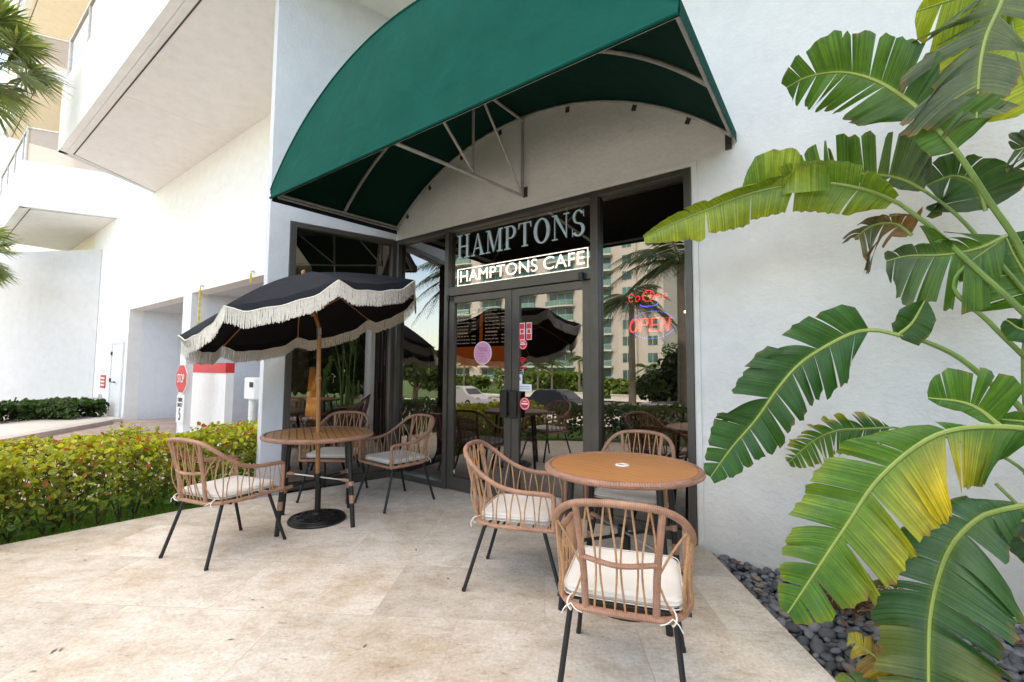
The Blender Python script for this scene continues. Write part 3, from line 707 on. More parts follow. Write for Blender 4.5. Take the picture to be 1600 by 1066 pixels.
# serif window lettering, strokes as polygons on a unit-height grid
def arcp(cx, cy, rx, ry, a0, a1, n=14): return [(cx + rx * math.cos(R(a0 + (a1 - a0) * i / n)), cy + ry * math.sin(R(a0 + (a1 - a0) * i / n))) for i in range(n + 1)]
def ring(cx, cy, ro, ri, a0, a1, n=16):
    o = arcp(cx, cy, ro[0], ro[1], a0, a1, n); i = arcp(cx, cy, ri[0], ri[1], a0, a1, n); return [[o[k], o[k + 1], i[k + 1], i[k]] for k in range(n)]
def rect(a, b, c, d): return [(a, c), (b, c), (b, d), (a, d)]
S = .05
GLY = {
 'H': (.86, [rect(.1, .25, S, 1 - S), rect(.61, .76, S, 1 - S), rect(.25, .61, .47, .53), rect(0, .35, 0, S), rect(.51, .86, 0, S), rect(0, .35, 1 - S, 1), rect(.51, .86, 1 - S, 1)]),
 'A': (.86, [[(.12, S), (.18, S), (.43, .86), (.40, .98)], [(.40, 1.0), (.46, 1.0), (.79, S), (.61, S)], rect(.24, .60, .30, .355), rect(0, .28, 0, S), rect(.54, .88, 0, S)]),
 'M': (1.05, [rect(.12, .17, S, 1 - S), rect(.80, .95, S, 1 - S), [(.10, 1), (.27, 1), (.55, .12), (.47, 0)], [(.47, 0), (.54, .1), (.86, 1), (.79, 1)], rect(0, .29, 0, S), rect(.70, 1.05, 0, S), rect(0, .2, 1 - S, 1), rect(.82, 1.05, 1 - S, 1)]),
 'P': (.70, [rect(.1, .25, S, 1 - S), rect(0, .36, 0, S), rect(0, .40, 1 - S, 1), rect(.25, .40, .45, .495)] + ring(.38, .722, (.30, .278), (.14, .225), -90, 90)),
 'T': (.78, [rect(.315, .465, S, 1), rect(.21, .57, 0, S), rect(.03, .315, 1 - S, 1), rect(.465, .75, 1 - S, 1), [(.03, 1), (.03, .76), (.06, .76), (.12, .95)], [(.75, 1), (.75, .76), (.72, .76), (.66, .95)]]),
 'O': (.88, ring(.44, .5, (.43, .52), (.25, .455), 0, 360, 40)),
 'N': (.88, [rect(.12, .17, S, 1 - S), rect(.70, .75, S, 1 - S), [(.08, 1), (.25, 1), (.75, .12), (.73, 0)], rect(0, .29, 0, S), rect(.58, .87, 1 - S, 1), rect(0, .2, 1 - S, 1)]),
 'S': (.66, ring(.33, .745, (.27, .27), (.15, .215), 25, 270, 22) + ring(.33, .255, (.30, .27), (.15, .20), -155, 90, 22) + [[(.55, .99), (.58, .99), (.60, .72), (.565, .72)], [(.04, .0), (.07, .0), (.06, .30), (.03, .30)]]),
}
M['letter'] = simple('pale silver lettering', (.34, .42, .44), .35, .25, .25, 14, emit=(.30, .40, .42), es=.30)  # faint glow put into the letters, which are no light source
t = thing('window_lettering', 'large pale silver serif letters reading HAMPTONS on the transom glass above the door', 'lettering', (0, 0, 0))
tot = sum(GLY[c][0] for c in 'HAMPTONS') + .09 * 7
xx = 1.0; scx = (2.60 - 1.0) / tot
for i, c in enumerate('HAMPTONS'):
    w, polys = GLY[c]; hgt = .245 if i else .265; b_ = MB(); zb = 2.535
    for pl in polys:
        ar = sum(pl[k][0] * pl[(k + 1) % len(pl)][1] - pl[(k + 1) % len(pl)][0] * pl[k][1] for k in range(len(pl)))
        if ar < 0: pl = pl[::-1]
        b_.add([(xx + u * scx, .036, zb + v * hgt) for u, v in pl], [tuple(range(len(pl)))])
    b_.build('letter', M['letter'], t, smooth=False)
    xx += (w + .09) * scx
# white neon sign
t = thing('neon_sign', 'glowing white outlined sign reading HAMPTONS CAFE behind the transom glass', 'neon sign', (0, 0, 0))
b_ = MB(); x0, x1, z0, z1 = .985, 2.612, 2.232, 2.425; w = .008
b_.bx(x0, x1, .062, .070, z0, z0 + w); b_.bx(x0, x1, .062, .070, z1 - w, z1); b_.bx(x0, x0 + w, .062, .070, z0 + w, z1 - w); b_.bx(x1 - w, x1, .062, .070, z0 + w, z1 - w)
b_.build('border', M['neon'], t, smooth=False)
o = text_mesh('HAMPTONS CAFE', .182, lambda u, v, d: (1.80 + u, .066 + d, 2.329 + v), t, 'letters', M['neon'], .004)
vx = [v.co.x for v in o.data.vertices]; k_ = 1.55 / (max(vx) - min(vx)); cx_ = (max(vx) + min(vx)) / 2
for v in o.data.vertices: v.co.x = 1.80 + (v.co.x - cx_) * k_
# led signs
SG = {'C': [arcp(.5, .5, .42, .5, 50, 310, 12)], 'O': [arcp(.5, .5, .42, .5, 0, 360, 16)], 'P': [[(.1, 0), (.1, 1), (.6, 1)] + arcp(.6, .75, .28, .25, 90, -90, 7) + [(.1, .5)]],
      'E': [[(.85, 1), (.1, 1), (.1, 0), (.85, 0)], [(.1, .5), (.7, .5)]], 'N': [[(.1, 0), (.1, 1), (.85, 0), (.85, 1)]],
      'o': [arcp(.5, .35, .36, .35, 0, 360, 10)], 'f': [arcp(.62, .78, .3, .22, 40, 180, 5) + [(.32, 0)], [(.1, .6), (.7, .6)]], 'e': [[(.15, .36), (.85, .36)] + arcp(.5, .35, .36, .35, 0, 300, 9)]}
def resample(pl, step):
    out = []; acc = 0
    for a, b2 in zip(pl[:-1], pl[1:]):
        d = math.dist(a, b2)
        while acc < d:
            t_ = acc / d; out.append((a[0] + (b2[0] - a[0]) * t_, a[1] + (b2[1] - a[1]) * t_)); acc += step
        acc -= d
    return out
def led_sign(name, txt, x0, x1, z0, z1, label, solid, ital=.18, halo=None):
    t = thing(name, label, 'led sign', (0, 0, 0)); Y = .075
    b_ = MB(); b_.bx(x0 - .05, x1 + .05, Y + .012, Y + .022, z0 - .05, z1 + .05); b_.build('back_panel', M['menu_glass'] if 'menu_glass' in M else M['bronze_dark'], t, smooth=False)
    cw = (x1 - x0) / len(txt); h = z1 - z0
    d = MB()
    for i, c in enumerate(txt):
        for pl in SG[c]:
            P = [(x0 + cw * i + u * cw * .88 + v * ital * h, z0 + v * h) for u, v in pl]
            if solid: d.tube([(x, Y, z) for x, z in P], .0045, 6)
            for off in ((-.011, .0), (.011, .0)) if solid else ((0, 0),):
                for (x, z) in resample(P, .0135): d.ico((x + off[0], Y - .001, z + off[1] * 2), .0042 if not solid else .0024, sub=1)
    d.build('red_letters', M['led_red'], t)
    if halo:
        hb = MB()
        for (x, z) in halo: hb.ico((x, Y, z), .0038, sub=1)
        hb.build('blue_dots', M['led_blue'], t)
    return t
el = [(3.19 + .19 * math.cos(a), 1.68 + .115 * math.sin(a) * (1 if math.sin(a) > 0 else 1.0)) for a in np.linspace(0, 6.28, 60) if abs(math.sin(a)) > .35]
led_sign('open_sign', 'OPEN', 2.985, 3.34, 1.625, 1.735, 'red lit italic sign reading OPEN with blue dots in the right window', True, .22, el)
cup = [(3.165 + .075 * math.cos(a), 1.862 + .03 * math.sin(a)) for a in np.linspace(3.3, 6.1, 16)] + [(3.10 + k * .013, 1.84) for k in range(10)]
t = led_sign('coffee_sign', 'Coffee', 2.985, 3.33, 1.885, 1.955, 'red dotted light sign reading Coffee above the open sign', False, .1, cup)
b_ = MB()
for a in np.linspace(0, 6.28, 22): b_.ico((3.165 + .05 * math.cos(a), .07, 1.925 + .045 * math.sin(a)), .0042)
b_.build('red_cup', M['led_red'], t)
b_ = MB(); b_.ico((3.37, .4, 1.81), .012, sub=2); tag(b_.build('small_bulb', M['led_white']), 'tiny warm bulb glowing between the two red window signs', 'light bulb')
# stickers on the doors
SY = .022
def disc(b_, x, z, r, y, n=32, sx=1.0, r0=0):
    if r0: 
        for p in ring(x, z, (r, r), (r0, r0), 0, 360, n): b_.add([(u, y, v) for u, v in p[::1]], [(0, 1, 2, 3)])
    else: b_.add([(x + r * sx * math.cos(2 * math.pi * k / n), y, z + r * math.sin(2 * math.pi * k / n)) for k in range(n)], [tuple(range(n))])
M['pink'] = simple('pink sticker', (.62, .30, .47), .6, 0, .08, emit=(.62, .30, .47), es=.15); M['violet'] = simple('violet ink', (.22, .07, .28), .6)  # added glow brightens the pink
M['st_red'] = simple('red sticker', (.62, .03, .04), .5, emit=(.6, .03, .04), es=.15); M['st_white'] = simple('white sticker', (.75, .77, .8), .5, 0, .05, emit=(.7, .73, .8), es=.12)  # red and white sticker colours also carry a small added glow
t = thing('round_sticker', 'round pink sticker with fine violet drawing on the left door glass', 'sticker', (0, 0, 0))
b_ = MB(); disc(b_, 1.402, 1.476, .122, SY, sx=1.0); b_.build('sticker_edge', M['st_white'], t, smooth=False)
b_ = MB(); disc(b_, 1.402, 1.476, .114, SY - .002); b_.build('sticker_face', M['pink'], t, smooth=False)
b_ = MB(); rs = random.Random(4)
for (zc, x0, x1, amp) in ((1.525, 1.34, 1.47, .012), (1.500, 1.36, 1.48, .010), (1.47, 1.33, 1.43, .004)):
    P = [(x0 + (x1 - x0) * k / 40, SY - .004, zc + amp * math.sin(k * 1.3) + amp * .6 * math.sin(k * .55)) for k in range(41)]; b_.tube(P, .0012, 4)
b_.tube([(1.36 + .04 * math.cos(a), SY - .004, 1.42 + .03 * math.sin(a)) for a in np.linspace(0, 6.28, 20)], .0012, 4)
b_.tube([(1.38 + .07 * k / 10, SY - .004, 1.40 + .05 * math.sin(k / 3)) for k in range(11)], .0012, 4)
b_.build('drawing', M['violet'], t)
def place_card(px, py, wm, hm, name, label, face, marks=None, mmat=None):
    p = at(px, py, SY); t = thing(name, label, 'sticker', (p.x, SY, p.z))
    b_ = MB(); b_.bx(-wm / 2, wm / 2, -.001, .001, -hm / 2, hm / 2); b_.build('card', face, t, smooth=False)
    if marks:
        b_ = MB()
        for (a, b2, c, d) in marks: b_.bx(a * wm, b2 * wm, -.0035, -.0015, c * hm, d * hm)
        b_.build('print', mmat, t, smooth=False)
    return t
mk = [(-.4, .4, .32, .42), (-.4, .4, .18, .26), (-.25, .25, -.12, .1), (-.4, .4, -.3, -.22), (-.35, .35, -.44, -.36)]
mkr = [(-.42, .42, .14, .45), (-.3, .3, -.12, .1), (-.42, .42, -.46, -.16)]
place_card(816, 518, .062, .17, 'card_sticker', 'left of two upright red and white card stickers on the right door', M['st_white'], mkr, M['st_red'])
place_card(826.5, 517.5, .062, .17, 'card_sticker', 'right of two upright red and white card stickers on the right door', M['st_white'], mkr, M['st_red'])
def round_st(px, py, r, label, mat, txt=None):
    p = at(px, py, SY); t = thing('round_sticker', label, 'sticker', (0, 0, 0)); b_ = MB(); disc(b_, p.x, p.z, r, SY); b_.build('sticker_face', mat, t, smooth=False)
    b_ = MB(); disc(b_, p.x, p.z, r * .86, SY - .003, r0=r * .78); b_.bx(p.x - r * .6, p.x + r * .6, SY - .004, SY - .002, p.z - r * .12, p.z + r * .12); b_.bx(p.x - r * .4, p.x + r * .4, SY - .004, SY - .002, p.z + r * .3, p.z + r * .45)
    b_.build('print', M['st_white'], t, smooth=False); return t
round_st(817, 538, .052, 'small round red sticker under the two card stickers', M['st_red'])
round_st(820, 631, .062, 'round red sticker beside the pull handle low on the right door', M['st_red'])
p = at(816, 569, SY); t = thing('wifi_sticker', 'red wireless symbol sticker with three arcs on the right door', 'sticker', (0, 0, 0)); b_ = MB()
for k in (1, 2, 3):
    for q in ring(p.x, p.z, (.018 * k + .012, .018 * k + .012), (.018 * k + .003, .018 * k + .003), 40, 140, 12): b_.add([(u, SY, v) for u, v in q], [(0, 1, 2, 3)])
disc(b_, p.x, p.z, .009, SY - .001); b_.build('arcs', M['st_red'], t, smooth=False); b_ = MB(); b_.bx(p.x - .045, p.x + .045, SY - .002, SY, p.z - .045, p.z - .025); b_.build('word_bar', M['st_red'], t, smooth=False)
place_card(813.5, 579, .075, .07, 'card_sticker', 'small grey square sticker below the wireless symbol', simple('grey sticker', (.4, .4, .4), .5), mk, M['black_metal'])
place_card(812, 593, .06, .10, 'card_sticker', 'upright pale blue and white card sticker on the right door', M['st_white'], [(-.2, .2, -.1, .2)], simple('blue ink', (.1, .2, .5), .5))
place_card(820, 606, .16, .07, 'card_sticker', 'wide white card sticker level with the top of the door handle', M['st_white'], [(-.4, .35, .1, .2), (-.4, .4, -.2, -.1)], simple('blue grey ink', (.3, .35, .5), .5))
p = at(708, 737, SY); o = text_mesh('H', .07, lambda u, v, d: (p.x + .0 + u, SY - .002 + d, p.z + v), None, 'door_letter', M['st_white'], .002); tag(o, 'small white letter H at the bottom corner of the left door glass', 'lettering')

# ------------------------------------------------------------------ awning
AYF, AZ = -1.62, 3.03
HZ = at(800, 150, AYF).z - AZ - .004; AX0 = at(424.5, 300, AYF).x; AX1 = at(1062, 37, AYF).x; HZ = (at(1062, 37, AYF).z + at(424.5, 306, AYF).z) / 2 - AZ
AXW = 3.87
aw = thing('awning', 'barrel shaped green canvas awning over the cafe entrance on a grey tube frame', 'awning', (1.9, 0, AZ))
def arcpt(x0, x1, zb, rise, s):
    hw = (x1 - x0) / 2; Rr = (hw * hw + rise * rise) / (2 * rise); th = math.asin(hw / Rr); a = -th + 2 * th * s
    return ((x0 + x1) / 2 + Rr * math.sin(a), zb + rise - Rr + Rr * math.cos(a))
def shell(t, s, off=0):
    xl = 0 + (AX0 - 0) * t; zb = 3.06 + (HZ + .04) * t; rise = .80 + .065 * t
    x, z = arcpt(xl, AXW - .01 + (AX1 - AXW + .01) * t, zb + off, rise, s); return Vector((x - 1.9, AYF * t, z - AZ))
NS, NT = 64, 14
def shellmesh(off, inward):
    b_ = MB(); vs = []; fs = []; uv = []
    for j in range(NT + 1):
        for i in range(NS + 1):
            t, s = j / NT, i / NS; v = shell(t, s, off)
            # cloth settles a little between the hoops
            v.z -= .012 * math.sin(math.pi * ((t * 2) % 1.0)) * math.sin(math.pi * s)
            vs.append(v); uv.append((s, t))
    w = NS + 1
    for j in range(NT):
        for i in range(NS):
            f = (j * w + i, j * w + i + 1, (j + 1) * w + i + 1, (j + 1) * w + i); fs.append(f[::-1] if inward else f)
    b_.add(vs, fs, uv); return b_
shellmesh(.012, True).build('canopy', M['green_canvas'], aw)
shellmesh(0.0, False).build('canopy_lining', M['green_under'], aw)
# flat front panel with hanging hem
b_ = MB(); vs = []; fs = []
for i in range(NS + 1):
    top = shell(1, i / NS, .012)
    s = i / NS; xb = (AX0 + (AX1 - AX0) * s) - 1.9
    for k in range(9):
        q = k / 8; x = top.x * (1 - q) + top.x * q; z = top.z * (1 - q) + HZ * q
        y = AYF - .012 - (.010 * math.sin(x * 2.1 + q * 3) + .004 * math.sin(x * 9 - q * 7) * q) * math.sin(math.pi * min(1, q * 1.0)) - .010 * q
        vs.append((x, y, z))
for i in range(NS):
    for k in range(8): fs.append((i * 9 + k, i * 9 + k + 1, (i + 1) * 9 + k + 1, (i + 1) * 9 + k))
b_.add(vs, fs); fp_ = b_.build('front_panel', M['green_canvas'], aw)

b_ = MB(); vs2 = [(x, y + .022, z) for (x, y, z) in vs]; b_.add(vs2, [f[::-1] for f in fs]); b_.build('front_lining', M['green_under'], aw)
b_ = MB()
b_.tube([(AX0 - 1.9 + .02, AYF - .02, HZ + .004), (AX1 - 1.9, AYF - .02, HZ + .004)], .011, 8)
e_ = [shell(1, i / NS, .016) + Vector((0, -.012, 0)) for i in range(NS + 1)]; b_.tube(e_, .008, 6)
b_.build('hem', M['green_canvas'], aw)
# side skirts of canvas
b_ = MB(); b_.add([(AXW - 1.9 + .004, 0, .05), (AX1 - 1.9 + .004, AYF - .01, HZ + .09), (AX1 - 1.9 + .004, AYF - .01, HZ - .01), (AXW - 1.9 + .004, 0, -.03)], [(0, 1, 2, 3)]); b_.build('side_skirt', M['green_canvas'], aw, smooth=False)
b_ = MB(); b_.add([(-1.9 + .01, -.01, .06), (AX0 - 1.9 + .012, AYF, HZ + .07), (AX0 - 1.9 + .012, AYF, HZ - .02), (-1.9 + .01, -.01, -.05)], [(0, 1, 2, 3)]); 
for k in range(9):
    q = (k + .5) / 9; b_.ico((-1.9 + .02 + AX0 * q * .97, AYF * q, HZ * q), .007)
b_.build('side_skirt', M['black_canvas'], aw, smooth=False)
def arch(t, r, inset=.02):
    return [shell(t, .004 + .992 * i / 48, -inset) for i in range(49)]
b_ = MB(); b_.tube(arch(.012, 0), .014, 8); b_.build('wall_hoop', M['awning_tube'], aw)
b_ = MB(); b_.tube(arch(.5, 0), .016, 8); b_.build('middle_hoop', M['awning_tube'], aw)
b_ = MB(); b_.tube([p + Vector((0, .03, 0)) for p in arch(1, 0)], .014, 8); b_.build('front_hoop', M['awning_tube'], aw)
b_ = MB(); b_.tube([(-1.9 + .03, -.02, .035), (AX0 - 1.9 + .05, AYF + .03, HZ + .045)], .014, 8); b_.tube([(-1.9 + .05, -.02, -.005), (AX0 - 1.9 + .07, AYF + .03, HZ + .01)], .010, 8); b_.build('base_rail', M['awning_tube'], aw)
b_ = MB(); b_.tube([(AXW - 1.93, -.02, .03), (AX1 - 1.92, AYF + .03, HZ + .04)], .014, 8); b_.build('base_rail', M['awning_tube'], aw)
b_ = MB(); b_.tube([(AX0 - 1.9 + .04, AYF + .02, HZ + .03), (AX1 - 1.92, AYF + .02, HZ + .03)], .014, 8); b_.build('front_rail', M['awning_tube'], aw)
tx = 1.94 - 1.9
b_ = MB()
zt = lambda t: shell(t, .5, -.04).z
b_.tube([(tx, -.025, .0), (tx, AYF + .02, HZ + .02)], .015, 8)
b_.tube([(tx, -.03, .0), (tx, -.03, zt(0))], .015, 8)
b_.tube([(tx, -.03, zt(0) - .02), (tx, AYF + .02, zt(1) - .02)], .014, 8)
b_.tube([(tx, -.77, HZ * .47), (tx, -.77, zt(.5))], .012, 8)
b_.tube([(tx, -.75, HZ * .45 + .02), (tx, AYF + .05, zt(1) * .8)], .012, 8)
b_.tube([(tx, -.05, .03), (tx, -.73, zt(.5))], .012, 8)
b_.build('truss', M['awning_tube'], aw)
for s in (.06, .17, .30, .43, .62, .78, .90):
    q = shell(0, s, 0); b_ = MB(); b_.box((q.x, -.008, q.z - .05), (.035, .012, .07), M4=Matrix.Rotation((.5 - s) * -1.0, 4, 'Y')); b_.ico((q.x, -.016, q.z - .055), .007); b_.build('bracket', M['bronze'], aw, smooth=False)
b_ = MB(); b_.box((tx + .02, -.010, .035), (.05, .012, .10)); b_.ico((tx + .02, -.018, .05), .008); b_.ico((tx + .02, -.018, .02), .008); b_.build('bracket', M['bronze'], aw, smooth=False)
b_ = MB(); b_.box((AXW - 1.95, -.008, -.01), (.045, .012, .12)); b_.ico((AXW - 1.95, -.018, -.03), .009); b_.build('bracket', M['bronze'], aw, smooth=False)

# ------------------------------------------------------------------ chairs
def make_chair():
    c = thing('rattan_chair', 'x', 'chair')
    W2, Z0, ZA, ZT = .255, .395, .595, .85
    yb, yf = -.235, .245
    seat = [(-W2, yf, Z0), (-W2 - .004, .0, Z0), (-W2 + .012, yb + .10, Z0), (-W2 + .075, yb + .005, Z0), (-.1, yb - .012, Z0), (.1, yb - .012, Z0), (W2 - .075, yb + .005, Z0), (W2 - .012, yb + .10, Z0), (W2 + .004, 0, Z0), (W2, yf, Z0)]
    sp = catmull(seat, 6); b_ = MB(); b_.tube(sp, .0135, 8); b_.tube([(-W2, yf, Z0), (W2, yf, Z0)], .0135, 8); b_.build('seat_frame', M['wicker'], c)
    b_ = MB()
    for k in range(5): y = yb + .08 + k * .09; b_.tube([(-W2, y, Z0 - .008), (W2, y, Z0 - .008)], .008, 6)
    b_.build('seat_support', M['black_metal'], c)
    # rail: front posts, arms, swooping back arch
    half = [(.255, yf, Z0), (.258, yf, ZA - .035), (.259, yf - .012, ZA - .008), (.262, yf - .05, ZA), (.266, yf - .17, ZA + .004), (.268, .0, ZA + .012), (.268, -.085, ZA + .035), (.262, -.165, ZA + .078), (.246, -.235, ZA + .130), (.212, -.290, ZA + .178), (.155, -.321, ZA + .209), (.08, -.335, ZA + .221), (0, -.339, ZA + .224)]
    full = [(-x, y, z) for x, y, z in half] + [p for p in half[::-1]][1:]
    rp_ = catmull(full, 5); b_ = MB(); b_.tube(rp_, .0145, 10); b_.build('arm_rail', M['wicker'], c)
    def rail_at(x):   # point of the back arch above a given x
        best = min([p for p in rp_ if p.y < -.15], key=lambda p: abs(p.x - x)); return best
    for s in (-1, 1):
        top = rail_at(s * .155); b_ = MB(); b_.tube(catmull([(s * .128, yb - .008, Z0), (s * .134, yb - .035, Z0 + .18), (top.x, top.y, top.z)], 6), .0135, 8); b_.build('back_post', M['wicker'], c)
    zc = Z0 + .205; yc = yb - .043
    b_ = MB(); b_.tube(catmull([(-.137, yc, zc), (0, yc - .03, zc - .008), (.137, yc, zc)], 8), .0105, 8); b_.build('back_crossbar', M['wicker'], c)
    # thin canes: back fan
    b_ = MB(); cr = .0043
    def cane(pts, r=.0043): b_.tube(catmull(pts, 5), r, 6, cap=False)
    for k in range(3):
        xc = (-.075 + .075 * k)
        for s in (-1, 1):
            xb = xc + s * .020; xt = xc + s * .034
            if True:
                tp_ = rail_at(xt); cane([(xb, yb - .012, Z0), (xc + s * .007, yc - .024, zc), (tp_.x, tp_.y, tp_.z)])
    for s in (-1, 1):
        tp_ = rail_at(s * .118); cane([(s * .132, yc - .01, zc + .03), (s * .125, yc - .03, zc + .12), (tp_.x, tp_.y, tp_.z)])
        # corner canes between post and arch
        cane([(s * .140, yb - .04, Z0 + .17), (s * .185, yb - .03, Z0 + .25), (s * .235, -.255, ZA + .12)])
        cane([(s * .140, yb - .03, Z0 + .13), (s * .165, yb - .01, Z0 + .06), (s * .195, yb + .02, Z0)])
        # side gothic arches
        n = 6
        for k in range(n):
            yk = yf - .055 - k * .083
            xr = lambda y: s * (W2 + .002 if y > -.1 else W2 + .002 - (-.1 - y) * .35)
            def top_at(y):
                cand = [p for p in rp_ if p.x * s > .15 and p.z > ZA - .02 and p.y < yf - .04]; return min(cand, key=lambda p: abs(p.y - y))
            for dd in (-1, 1):
                yb_ = yk + dd * .030
                if yb_ < yb + .04: yb_ = yb + .04
                t_ = top_at(yk + dd * .008)
                hh = t_.z - Z0
                cane([(xr(yb_), yb_, Z0), (xr(yb_) * 1.01, yk + dd * .029, Z0 + hh * .45), (t_.x, t_.y, t_.z)])
    b_.build('cane_lattice', M['cane'], c)
    # cushion
    b_ = MB(); nx_, ny_ = 20, 20; vs = []; fs = []
    def cush(u, v, top):
        e = max(abs(u), abs(v)); x = u * .228; y = v * .222 + .008
        sh = (1 - min(1, max(0, (max(abs(u), abs(v)) - .80) / .20)) ** 2.2)
        # rounded corners
        rr = math.hypot(max(0, abs(u) - .72), max(0, abs(v) - .72)) / .28
        if rr > 1: k = 1 / rr; x = math.copysign((.72 + (abs(u) - .72) * k) * .228, u); y = math.copysign((.72 + (abs(v) - .72) * k) * .222, v) + .008
        edge = min(1, max(e, .72 + .28 * rr) if rr > 0 else e)
        zed = .019 * (1 - max(0, (edge - .86) / .14) ** 3) if edge < 1 else 0
        puff = .004 * (1 - u * u) * (1 - v * v) + .0015 * math.sin(u * 9 + v * 4) * (1 - e)
        return (x, y, (Z0 + .040) + (zed + puff if top else -zed - .001))
    for top in (True, False):
        o0 = len(vs)
        for i in range(nx_ + 1):
            for j in range(ny_ + 1):
                u, v = math.sin((-1 + 2 * i / nx_) * math.pi / 2), math.sin((-1 + 2 * j / ny_) * math.pi / 2); vs.append(cush(u, v, top))
        for i in range(nx_):
            for j in range(ny_):
                a = o0 + i * (ny_ + 1) + j; f = (a, a + ny_ + 1, a + ny_ + 2, a + 1); fs.append(f if top else f[::-1])
    b_.add(vs, fs); cu = b_.build('cushion', M['cushion'], c)
    b_ = MB()
    for dz in (.0145, -.0145):
        P = [];
        for k in range(49):
            a = 2 * math.pi * k / 48; ca, sa = math.cos(a), math.sin(a); q = .22
            P.append((.2265 * math.copysign(abs(ca) ** q, ca), .2205 * math.copysign(abs(sa) ** q, sa) + .008, Z0 + .040 + dz))
        b_.tube(P, .0022, 6, cap=False)
    b_.build('piping', M['cushion'], cu)
    for s in (-1, 1):
        b_ = MB(); x, y = s * .185, yb + .01
        b_.tube(catmull([(x, y + .02, Z0 + .03), (x + s * .01, y - .01, Z0 + .025), (x + s * .012, y - .028, Z0 + .01), (x, y - .02, Z0 - .014), (x - .005, y + .004, Z0 + .0)], 4), .0035, 6)
        b_.tube(catmull([(x, y - .022, Z0 + .012), (x + s * .02, y - .036, Z0 - .0), (x + s * .034, y - .03, Z0 - .028)], 4), .0024, 5)
        b_.tube(catmull([(x, y - .022, Z0 + .012), (x - s * .02, y - .036, Z0 - .0), (x - s * .045, y - .032, Z0 - .012)], 4), .0024, 5)
        b_.build('cushion_tie', M['tie'], c)
    for sx_ in (-1, 1):
        for (y0, y1, x1) in ((.175, .295, .242), (-.175, -.29, .235)):
            b_ = MB(); b_.tube([(sx_ * .195, y0, Z0 - .012), (sx_ * x1, y1, .008)], .0115, 10); b_.tube([(sx_ * x1, y1, .018), (sx_ * (x1 + .002), y1 * 1.004, 0)], .0125, 10)
            b_.build('leg', M['black_metal'], c)
    return c
chair0 = make_chair()
CH = [((.83, -2.147), 13.5, 'rattan armchair left of the umbrella table, nearest the hedge, seen from its side'),
      ((.178, -.868), -145, 'rattan armchair behind the umbrella table in front of the side window'),
      ((.855, -.635), 176.8, 'rattan armchair right of the umbrella pole, beside the corner of the glazing'),
      ((2.807, -1.245), -67.7, 'rattan armchair left of the smooth bare round table, in front of the double door'),
      ((3.695, -1.745), 19, 'nearest rattan armchair, seen from behind with white cushion ties'),
      ((3.21, -.44), -172, 'rattan armchair behind the bare round table against the right window')]
for i, ((x, y), a, lab) in enumerate(CH):
    c = chair0 if i == 0 else copy_tree(chair0)
    c.location = (x, y, 0); c.rotation_euler = (0, 0, R(a)); c['label'] = lab; c['group'] = 'rattan armchairs around the terrace tables'

